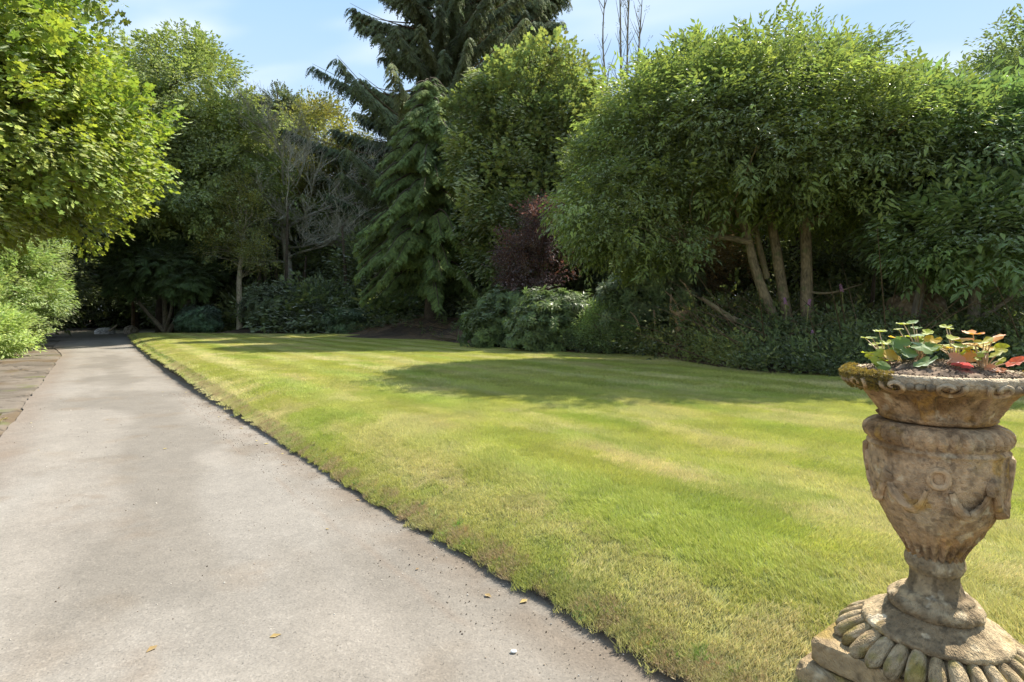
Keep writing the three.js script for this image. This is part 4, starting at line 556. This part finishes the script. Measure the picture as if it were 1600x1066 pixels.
  plant('tallest green begonia in the middle of the stone bowl', -0.045, -0.01, [[-0.085, 0.1, -0.02, 0.022, 'lime', 0.15], [-0.06, 0.104, 0.0, 0.02, 'green', 0.2], [-0.045, 0.075, 0.02, 0.024, 'green', 0.3], [-0.02, 0.078, -0.02, 0.022, 'lime', 0.2], [-0.09, 0.05, 0.05, 0.03, 'green', 0.8], [-0.035, 0.046, 0.06, 0.034, 'green', 0.7], [-0.005, 0.06, 0.0, 0.026, 'gold', 0.4], [-0.07, 0.026, 0.08, 0.028, 'green', 0.9], [0.0, 0.045, 0.03, 0.022, 'lime', 0.5], [-0.02, 0.008, 0.12, 0.034, 'green', 0.5], [-0.05, 0.066, -0.05, 0.024, 'lime', 0.2]], 8);
  plant('golden begonia with a red lower leaf right of the middle of the bowl', 0.055, 0.02, [[0.03, 0.098, 0.0, 0.018, 'lime', 0.2], [0.05, 0.066, 0.02, 0.026, 'lime', 0.4], [0.075, 0.07, 0.02, 0.028, 'gold', 0.3], [0.035, 0.046, 0.05, 0.022, 'gold', 0.8], [0.06, 0.05, 0.06, 0.026, 'lime', 0.8], [0.07, 0.012, 0.115, 0.03, 'red', 0.9], [0.055, 0.02, 0.09, 0.024, 'peach', 0.9], [0.09, 0.024, 0.07, 0.022, 'orange', 0.7], [0.02, 0.05, -0.02, 0.024, 'lime', 0.2]], 5);
  plant('orange-tinged begonia at the right with a coral leaf leaning out', 0.13, 0.0, [[0.1, 0.09, 0.0, 0.034, 'orange', 0.15], [0.15, 0.082, 0.01, 0.03, 'orange', 0.5], [0.125, 0.072, 0.03, 0.028, 'lime', 0.3], [0.155, 0.04, 0.04, 0.026, 'lime', 0.8], [0.115, 0.045, 0.05, 0.024, 'lime', 0.8], [0.135, 0.055, -0.03, 0.026, 'gold', 0.3], [0.14, 0.01, 0.06, 0.016, 'peach', 0.8], [0.152, 0.006, 0.07, 0.014, 'peach', 0.8], [0.202, 0.024, 0.03, 0.026, 'coral', 1.6], [0.105, 0.062, 0.02, 0.024, 'gold', 0.3]], 12);
}
// ------------------------------------------------------------------ grass
{
  const tile = (seed, n, h, w, size, lean) => { const r = rng(seed), s = new Soup(); for (let i = 0; i < n; i++) { const x = (r() - 0.5) * size, z = (r() - 0.5) * size, a = r() * 6.283, L = h * (0.55 + r() * 0.75), dx = Math.cos(a) * 0.55 + lean, dz = Math.sin(a) * 0.55, ww = w * (0.6 + r() * 0.7), b = r() * 6.283, bx = Math.cos(b) * ww / 2, bz = Math.sin(b) * ww / 2, k = 0.72 + r() * 0.5, dry = r() < 0.2 ? 0.5 + r() * 0.5 : r() * 0.25, col = [k * (1 + 0.42 * dry), k * (1 + 0.18 * dry), k * (1 + 0.6 * dry)]; s.tri([x - bx, -0.006, z - bz], [x + bx, -0.006, z + bz], [x + dx * L, L * 0.8, z + dz * L], col); } return s.build(); };
  const near = [1, 2, 3, 4].map((k) => tile(k, 1250, 0.024, 0.0034, 0.24, 0.42)), edgeKit = [8, 9, 10].map((k) => tile(k, 260, 0.03, 0.0036, 0.09, 0.2)), far = [5, 6, 7].map((k) => tile(k, 460, 0.03, 0.007, 0.36, 0.6));
  const r = rng(501), lists = { near: [], far: [] };
  const color = (s, t) => { const k = straw(s, t), g = lush(s, t), j = 0.86 + r() * 0.28; return mix3(mix3([0.42, 0.455, 0.085], [0.345, 0.425, 0.065], g), [0.62, 0.57, 0.26], k * 0.75).map((v) => v * j); };
  const heading = Math.atan2(-U[1], U[0]);
  const sow = (list, s0, s1, t1, step, keep) => { for (let s = s0; s < s1; s += step) for (let d = 0.1; d < t1; d += step) { const ss = s + (r() - 0.5) * step * 0.55, dd = d + (r() - 0.5) * step * (d < step ? 0.2 : 0.55), t = edgeT(ss) + Math.max(0.015, dd), [x, z] = toWorld(ss, t); const e = Math.hypot(x, z); if (!keep(e, x, z) || pastLawn(x, z) > 0.12 || (Math.hypot(x - UR[0], z - UR[1]) < 0.27)) continue; const stripe = Math.floor((t + 0.06 * (noise(ss * 0.7, t) - 0.5)) / 0.56) % 2 ? 0 : Math.PI; const q = new THREE.Quaternion().setFromEuler(new THREE.Euler(0, heading + stripe + (r() - 0.5) * 1.3, 0)); const slope = (lawnH(ss, t + 0.06) - lawnH(ss, t - 0.06 > edgeT(ss) ? t - 0.06 : t)) / (t - 0.06 > edgeT(ss) ? 0.12 : 0.06); q.premultiply(new THREE.Quaternion().setFromUnitVectors(up1, V(-N[0] * slope, 1, -N[1] * slope).normalize())); const k = 0.85 + r() * 0.35; list.push([M4().compose(V(x, lawnH(ss, t) - 0.006, z), q, V(k, k, k)), color(ss, t)]); } };
  const front = (x, z) => z < 0.6 && Math.abs(x) < -z * 1.05 + 2.6;
  sow(lists.near, -3.2, 12, 12, 0.155, (e, x, z) => e < 8.6 && front(x, z));
  sow(lists.far, -3, 37, 27, 0.24, (e, x, z) => e >= 8.2 && front(x, z));
  const lawnGrass = thing('grass', 'short mown striped grass with straw-coloured dry patches on the lawn', 'grass'); lawnGrass.userData.kind = 'stuff';
  const put = (name, kit, list) => kit.forEach((g, k) => { const mine = list.filter((_, i) => i % kit.length === k); if (!mine.length) return; const m = new THREE.InstancedMesh(g, grassMat, mine.length); m.name = name; m.userData.kind = 'stuff'; mine.forEach(([mm, c], i) => { m.setMatrixAt(i, mm); m.setColorAt(i, new THREE.Color().setRGB(...c)); }); lawnGrass.add(m); });
  const el = []; for (let s = -3; s < 14; s += 0.05) for (const d of [0.03, 0.085]) { const t = edgeT(s) + d + (r() - 0.5) * 0.03, [x, z] = toWorld(s, t); if (!front(x, z) || Math.hypot(x - UR[0], z - UR[1]) < 0.27) continue; const k = 0.8 + r() * 0.5, dry = r() < 0.42; el.push([M4().compose(V(x, lawnH(s, t) - 0.008, z), new THREE.Quaternion().setFromUnitVectors(up1, V(-N[0] * 0.35, 1, -N[1] * 0.35).normalize()).multiply(new THREE.Quaternion().setFromAxisAngle(up1, r() * 6.3)), V(k, k, k)), dry ? [0.36, 0.29, 0.13] : color(s, t).map((v) => v * 0.8)]); }
  put('blades', edgeKit, el);
  put('blades', near, lists.near); put('blades', far, lists.far);
  // longer tufts hanging over the cut edge, and weeds on the left verge
  const tuft = [1, 2, 3].map((k) => { const rr = rng(k * 19), s = new Soup(); for (let i = 0; i < 46; i++) { const a = rr() * 6.283, L = 0.035 + rr() * 0.05, col = tone(rr, 0.3, 0.3); s.leaf(thinLeaf(L * 0.6, 0.0042), basis(V(Math.cos(a) * 0.6, 1, Math.sin(a) * 0.6), V(Math.sin(a), 0.3, -Math.cos(a)), V(Math.cos(a) * 0.02 * rr(), 0, Math.sin(a) * 0.02 * rr())), col); s.leaf(thinLeaf(L, 0.004), basis(V(Math.cos(a) * 1.3, 0.5, Math.sin(a) * 1.3), V(0, 1, 0), V(Math.cos(a) * 0.02 * rr(), 0, Math.sin(a) * 0.02 * rr())), col); } return s.build(); });
  const tl = [];
  for (let s = -2.6; s < 36; s += 0.016 + 0.0012 * Math.max(0, s)) for (let q = 0; q < (s < 9 ? 1 : 2); q++) { const t = edgeT(s) + 0.02 + r() * 0.1, [x, z] = toWorld(s, t), k = (0.35 + r() * 0.45) * (1 + s * 0.035), c = r() < 0.3 ? [0.42, 0.38, 0.17] : [0.2, 0.27, 0.045]; if (Math.hypot(x - UR[0], z - UR[1]) < 0.3) continue; tl.push([M4().compose(V(x, lawnH(s, t) - 0.01 - (s > 8 && t - edgeT(s) < 0.05 ? r() * lipH(s) * 0.8 : 0), z), new THREE.Quaternion().setFromUnitVectors(up1, V(-N[0] * 0.5, 1, -N[1] * 0.5).normalize()).multiply(new THREE.Quaternion().setFromAxisAngle(up1, r() * 6.3)), V(k, k, k)), c.map((v) => v * (0.75 + r() * 0.5))]); }
  put('edge_tufts', tuft, tl);
  const verge = thing('verge_grass', 'patchy dry grass on the left verge of the drive', 'grass'); verge.userData.kind = 'stuff'; const vl = [];
  for (let i = 0; i < 2600; i++) { const s = lerp(4.5, 11, r()), t = leftT(s) - 0.1 - r() * 1.5; if (r() > smooth(9.6, 7.6, s) * smooth(0.36, 0.52, fbm(s * 1.6, t * 1.6, 180))) continue; const [x, z] = toWorld(s, t), k = 0.6 + r() * 0.6; vl.push([M4().compose(V(x, -0.005, z), new THREE.Quaternion().setFromAxisAngle(up1, r() * 6.3), V(k, k, k)), mix3([0.15, 0.17, 0.03], [0.38, 0.31, 0.12], r())]); }
  tuft.forEach((g, k) => { const mine = vl.filter((_, i) => i % 3 === k), m = new THREE.InstancedMesh(g, grassMat, mine.length); m.name = 'blades'; m.userData.kind = 'stuff'; mine.forEach(([mm, c], i) => { m.setMatrixAt(i, mm); m.setColorAt(i, new THREE.Color().setRGB(...c)); }); verge.add(m); });
}
// ------------------------------------------------------------------ litter: grit on the drive, fallen leaves
{
  const r = rng(601), pebble = new THREE.IcosahedronGeometry(1, 1); pebble.deleteAttribute('uv'); pebble.deleteAttribute('normal');
  const pts = []; for (let i = 0; i < 9000; i++) { const s = -2.4 + Math.pow(r(), 1.7) * 12, byEdge = r() < 0.7, t = byEdge ? edgeT(s) - Math.pow(r(), 2.2) * 0.5 + 0.01 : lerp(leftT(s), edgeT(s), r()); if (!byEdge && fbm(s * 1.2, t * 1.2, 210) < 0.5) continue; pts.push([s, t, (0.0009 + 0.0032 * Math.pow(r(), 4)) * (1 + s * 0.06)]); }
  const m = new THREE.InstancedMesh(pebble, new THREE.MeshStandardMaterial({ roughness: 0.95 }), pts.length); m.name = 'gravel'; m.userData = { kind: 'stuff', label: 'loose grit scattered on the drive along the lawn edge', category: 'gravel' };
  pts.forEach(([s, t, k], i) => { const [x, z] = toWorld(s, t); m.setMatrixAt(i, M4().compose(V(x, 0.012 + k * 0.3, z), new THREE.Quaternion().setFromEuler(new THREE.Euler(r() * 6, r() * 6, r() * 6)), V(k * (0.8 + r() * 0.7), k * 0.6, k))); const q = r(); m.setColorAt(i, new THREE.Color().setRGB(...(q < 0.45 ? [0.09, 0.065, 0.045] : q < 0.85 ? [0.26, 0.21, 0.16] : [0.5, 0.46, 0.4]))); }); scene.add(m);
  const leafG = geo([].concat(...ovalLeaf(0.05, 0.03, 0.15, 0.02)), null, { normals: false }), lp = [];
  for (let i = 0; i < 420; i++) { let x, z, y; if (i < 210) { x = lerp(1, 9, r()); z = -lerp(8, 15, Math.pow(r(), 0.6)); if (pastLawn(x, z) > 0) continue; const [s, t] = toST(x, z); y = lawnH(s, t) + 0.02; } else if (i < 330) { const s = lerp(3, 30, r()), t = leftT(s) - r() * 2.6; [x, z] = toWorld(s, t); y = 0.03; } else { const s = lerp(-1, 25, r()), t = lerp(leftT(s), edgeT(s), r() < 0.6 ? 0.9 + r() * 0.08 : r()); [x, z] = toWorld(s, t); y = 0.017; } lp.push([x, y, z]); }
  const f = new THREE.InstancedMesh(leafG, leafMat({ vertexColors: false, transmission: 0.25 }), lp.length); f.name = 'fallen_leaves'; f.userData = { kind: 'stuff', label: 'scattered small yellow and brown fallen leaves on lawn and verge', category: 'leaves' };
  lp.forEach(([x, y, z], i) => { f.setMatrixAt(i, basis(V(r() - 0.5, 0, r() - 0.5), V((r() - 0.5) * 0.16, 1, (r() - 0.5) * 0.16), V(x, y, z), 0.5 + r() * 0.7)); f.setColorAt(i, new THREE.Color().setRGB(...mix3([0.2, 0.11, 0.05], [0.5, 0.4, 0.12], r()))); }); scene.add(f);
  const st = new THREE.SphereGeometry(0.011, 14, 10).scale(1.2, 0.55, 0.9); const pb = part('white_pebble', st, new THREE.MeshStandardMaterial({ color: new THREE.Color().setRGB(0.75, 0.75, 0.72), roughness: 0.8 }), scene); pb.position.set(0.007, 0.018, -2.33); tag(pb, 'single small white pebble on the near drive', 'pebble');
}
// ------------------------------------------------------------------ the bed under the trees
{
  const r = rng(701), bed = thing('ground_cover', 'leafy weeds and ground cover along the shaded bed', 'ground cover'); bed.userData.kind = 'stuff';
  const S = new Sprays(), W = new Sprays(), H2 = new Sprays();
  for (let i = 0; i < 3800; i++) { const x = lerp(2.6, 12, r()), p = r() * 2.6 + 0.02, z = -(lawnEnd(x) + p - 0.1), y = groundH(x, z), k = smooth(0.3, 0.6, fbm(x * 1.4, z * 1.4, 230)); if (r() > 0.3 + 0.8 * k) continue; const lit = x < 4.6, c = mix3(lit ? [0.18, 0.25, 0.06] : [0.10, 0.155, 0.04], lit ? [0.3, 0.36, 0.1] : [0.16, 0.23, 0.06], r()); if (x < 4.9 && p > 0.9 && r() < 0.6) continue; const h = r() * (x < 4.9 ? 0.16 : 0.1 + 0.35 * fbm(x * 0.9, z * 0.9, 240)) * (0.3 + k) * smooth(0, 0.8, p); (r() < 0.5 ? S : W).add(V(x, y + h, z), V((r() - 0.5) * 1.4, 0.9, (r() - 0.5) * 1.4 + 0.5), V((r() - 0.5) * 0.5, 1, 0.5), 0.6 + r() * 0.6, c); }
  for (let i = 0; i < 1500; i++) { const x = lerp(-12, 3, r()), p = r() * 2.2, z = -(lawnEnd(x) + p), bare = x > -9.5 && x < -0.5; if (bare && r() < 0.93) continue; W.add(V(x, groundH(x, z) + r() * 0.2, z), V((r() - 0.5) * 1.4, 1, (r() - 0.5) * 1.4), up1, 0.8 + r() * 0.6, mix3([0.07, 0.115, 0.03], [0.12, 0.17, 0.04], r())); }
  for (let i = 0; i < 260; i++) { const x = lerp(-9, -4.6, r()), z = -31.5 - r() * 1.5; W.add(V(x, groundH(x, z) + r() * 0.3, z), V(r() - 0.5, 1, r() - 0.5), up1, 0.9 + r() * 0.5, mix3([0.16, 0.2, 0.06], [0.3, 0.32, 0.12], r())); }
  for (let i = 0; i < 900; i++) { const s = lerp(10, 30, r()), t = leftT(s) - 2.6 - r() * 2, [x, z] = toWorld(s, t); W.add(V(x, groundH(x, z) + r() * 0.35, z), V(r() - 0.5, 1, r() - 0.5), up1, 0.8 + r() * 0.5, mix3([0.09, 0.13, 0.035], [0.15, 0.19, 0.05], r())); }
  for (let i = 0; i < 70; i++) { const x = lerp(5.2, 8.6, r()), p = 0.1 + r() * 1.2, z = -(lawnEnd(x) + p); H2.add(V(x, groundH(x, z) + 0.12 + r() * 0.3, z), V((r() - 0.5) * 0.5, 1, (r() - 0.5) * 0.5), V(r() - 0.5, 0, r() - 0.5), 1.1 + r() * 0.6, mix3([0.08, 0.14, 0.045], [0.12, 0.2, 0.07], r())); }
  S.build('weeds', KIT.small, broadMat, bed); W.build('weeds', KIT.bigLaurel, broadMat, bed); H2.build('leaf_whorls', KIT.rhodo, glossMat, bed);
  // dead twigs and woody stems in the bed
  const tw = []; for (let i = 0; i < 150; i++) { const x = lerp(3.5, 11, r()), z = -(lawnEnd(x) + 0.7 + r() * 3.5), y = groundH(x, z), a = r() * 6.3, L = 0.6 + r() * 2.2, d = V(Math.cos(a), 0.1 + r() * 0.9, Math.sin(a) * 0.6).normalize(); tw.push(tube([V(x, y, z), V(x, y, z).addScaledVector(d, L * 0.5).add(V(0, 0.1, 0)), V(x, y, z).addScaledVector(d, L).add(V(0, (r() - 0.5) * 0.4, 0))], [0.014, 0.01, 0.004], 4, 6, 0, i)); }
  for (let i = 0; i < 130; i++) { const x = lerp(-9, -1, r()), z = -(lawnEnd(x) + 0.3 + r() * 3), y = groundH(x, z), a = r() * 6.3, L = 0.3 + r() * 1.2; tw.push(tube([V(x, y + 0.02, z), V(x + Math.cos(a) * L * 0.5, y + 0.1, z + Math.sin(a) * L * 0.5), V(x + Math.cos(a) * L, y + 0.06 + r() * 0.2, z + Math.sin(a) * L)], [0.02, 0.014, 0.006], 4, 5, 0, i)); }
  part('twigs', mergeGeometries(tw), bark.brown, bed, 'stuff');
}
// foxgloves
{
  const r = rng(711), bell = new THREE.CylinderGeometry(0.006, 0.018, 0.045, 8, 2, true); bell.translate(0, -0.022, 0);
  const pink = (a, b, c) => new THREE.MeshPhysicalMaterial({ color: new THREE.Color().setRGB(a, b, c), roughness: 1, transmission: 0.35, thickness: 0, side: THREE.DoubleSide }), cols = { faded: pink(0.6, 0.4, 0.3), mauve: pink(0.5, 0.24, 0.4) }, stemMat = new THREE.MeshStandardMaterial({ color: new THREE.Color().setRGB(0.3, 0.3, 0.1), roughness: 0.9 });
  const list = [['leftmost faded pink foxglove spike nodding over the lawn edge', 3.45, -15.0, 0.9, -0.35, 'faded'], ['short upright faded foxglove spike next to the leftmost one', 3.75, -14.9, 0.85, -0.05, 'faded'], ['upright foxglove with pink bells left of the garden urn', 4.05, -14.6, 1.05, 0.02, 'faded'], ['long foxglove spike arching left in front of the dark gap', 4.35, -14.4, 1.1, -0.5, 'faded'], ['tall foxglove spike arching across the garden urn', 4.75, -14.5, 1.3, -0.5, 'faded'], ['mauve foxglove left of the leaning trunks', 5.75, -11.9, 1.05, -0.08, 'mauve'], ['mauve foxglove in front of the leaning trunks', 6.05, -11.7, 1.0, 0.05, 'mauve'], ['low violet foxglove in the shaded weeds', 5.75, -10.9, 0.6, -0.02, 'mauve'], ['tall green foxglove spike right of the trunks', 6.95, -11.9, 1.2, -0.12, 'mauve']];
  for (const [label, x, z, h0, lean, col] of list) { const h = h0 * (col === 'faded' ? 1.3 : 1.1);
    const y = groundH(x, z) - 0.03, o = thing('foxglove', label, 'flower', [x, y, z], 'foxgloves in the bed'), c = [V(0, 0, 0), V(lean * 0.15, h * 0.5, 0), V(lean * 0.55, h * 0.86, 0.03), V(lean, h * 1.0 + 0.02, 0.05)], cv = new THREE.CatmullRomCurve3(c);
    part('stem', tube(c, [0.012, 0.01, 0.008, 0.004], 6, 16, 0.05, x), stemMat, o);
    const n = col === 'faded' ? 34 : 16;
    for (let k = 0; k < n; k++) { const t = lerp(col === 'faded' ? 0.5 : 0.72, 0.97, k / n), b = part('bell', bell, cols[col], o), a = k * 2.4; b.position.copy(cv.getPoint(t)); b.rotation.set(Math.sin(a) * 0.9, 0, Math.cos(a) * 0.9); b.scale.setScalar((col === 'faded' ? 0.62 : 0.85) * (1.15 - 0.8 * (t - 0.5))); }
    const S = new Sprays(); for (let k = 0; k < 10; k++) { const a = r() * 6.3; S.add(V(0, 0.05 + r() * h * 0.3, 0), V(Math.cos(a), 0.5, Math.sin(a)), up1, 0.7, [0.09, 0.14, 0.04]); } S.build('leaves', KIT.bigLaurel, broadMat, o);
  }
}
// garden urn in the bed, boulder, log, gatepost and stones at the far end
{
  const gx = 4.3, gz = -14.5, gy = groundH(gx, gz), o = thing('garden_urn', 'small ochre stone garden urn half hidden in the weeds', 'urn', [gx, gy - 0.03, gz]);
  const k = 1.48 - gy + 0.03, sc = (p) => p.map(([a, b]) => [a, b * k]);
  part('bowl', turned(sc([[0.05, 0.55], [0.09, 0.57], [0.13, 0.66], [0.19, 0.8], [0.225, 0.92], [0.24, 0.96], [0.24, 1.0], [0.2, 1.0], [0.16, 0.93], [0.01, 0.92]]), { nu: 60, step: 0.02, rough: 0.006 }), stoneMat, o);
  part('stem', turned(sc([[0.2, 0], [0.2, 0.1], [0.14, 0.12], [0.12, 0.42], [0.15, 0.47], [0.15, 0.53], [0.08, 0.56]]), { nu: 48, step: 0.02, rough: 0.006 }), stoneMat, o);
  const rock = (name, label, cat, pos, sx, sy, sz, seed, kind = 'foot', tint = 1, grey = 0) => { const g = new THREE.IcosahedronGeometry(1, 24), p = g.attributes.position, c = []; for (let i = 0; i < p.count; i++) { const v = V(p.getX(i), p.getY(i), p.getZ(i)).normalize(), q = 0.72 + 0.55 * fbm(v.x * 1.3 + seed, v.y * 1.3, v.z * 1.3) + 0.1 * (fbm(v.x * 6 + seed, v.y * 6, v.z * 6) - 0.5); p.setXYZ(i, v.x * q * sx, Math.max(-0.3, v.y * q) * sy, v.z * q * sz); const sc3 = stoneColor(v.x * 0.6 + seed, v.y * 0.6, v.z * 0.6, kind), av = (sc3[0] + sc3[1] + sc3[2]) / 3; c.push(...mix3(sc3, [av, av, av * 1.02], grey).map((u) => u * tint)); } g.setAttribute('color', new THREE.Float32BufferAttribute(c, 3)); g.computeVertexNormals(); const m = part(numbered(name), g, stoneMat, scene); m.position.set(...pos); return tag(m, label, cat); };
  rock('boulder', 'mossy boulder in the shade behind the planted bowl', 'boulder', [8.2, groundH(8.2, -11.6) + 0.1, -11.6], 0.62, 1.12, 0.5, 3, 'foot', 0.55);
  rock('pale_stone', 'pale rounded stone beside the far end of the drive', 'stone', [-27.6, 0.1, -38.6], 0.62, 0.34, 0.45, 8, 'foot', 2.2, 1);
  rock('grey_stone', 'squat grey stone at the foot of the gatepost', 'stone', [-24.9, 0.2, -37.2], 0.42, 0.42, 0.4, 12, 'foot', 1.2, 0.6);
  const post = thing('gatepost', 'old brown wooden gatepost at the far corner of the lawn', 'post', [-25.1, -0.02, -37.7]); part('shaft', tube([[0, 0, 0], [0.02, 1.1, 0], [0, 2.2, 0]], [0.11, 0.1, 0.09], 10, 14, 0.1, 4), bark.brown, post); part('cap', new THREE.SphereGeometry(0.1, 12, 8, 0, 6.2832, 0, 1.57).scale(1, 0.4, 1).translate(0, 2.19, 0), bark.brown, post);
  const log = part('fallen_log', tube([[7.3, groundH(7.3, -9.85) + 0.12, -9.85], [8.2, groundH(8.2, -9.8) + 0.16, -9.8], [9.4, groundH(9.4, -9.6) + 0.14, -9.6]], [0.11, 0.13, 0.12], 12, 20, 0.15, 6), bark.dark, scene); tag(log, 'dark fallen log lying behind the planted bowl', 'log');
  const bl = part('bleached_branch', tube([[-27.3, 0.2, -38.5], [-26.9, 0.35, -38.3], [-26.5, 0.62, -38.2]], [0.09, 0.07, 0.05], 8, 10, 0.15, 7), bark.pale, scene); tag(bl, 'short bleached branch propped on the pale stone', 'branch');
}
renderer.render(scene, camera);
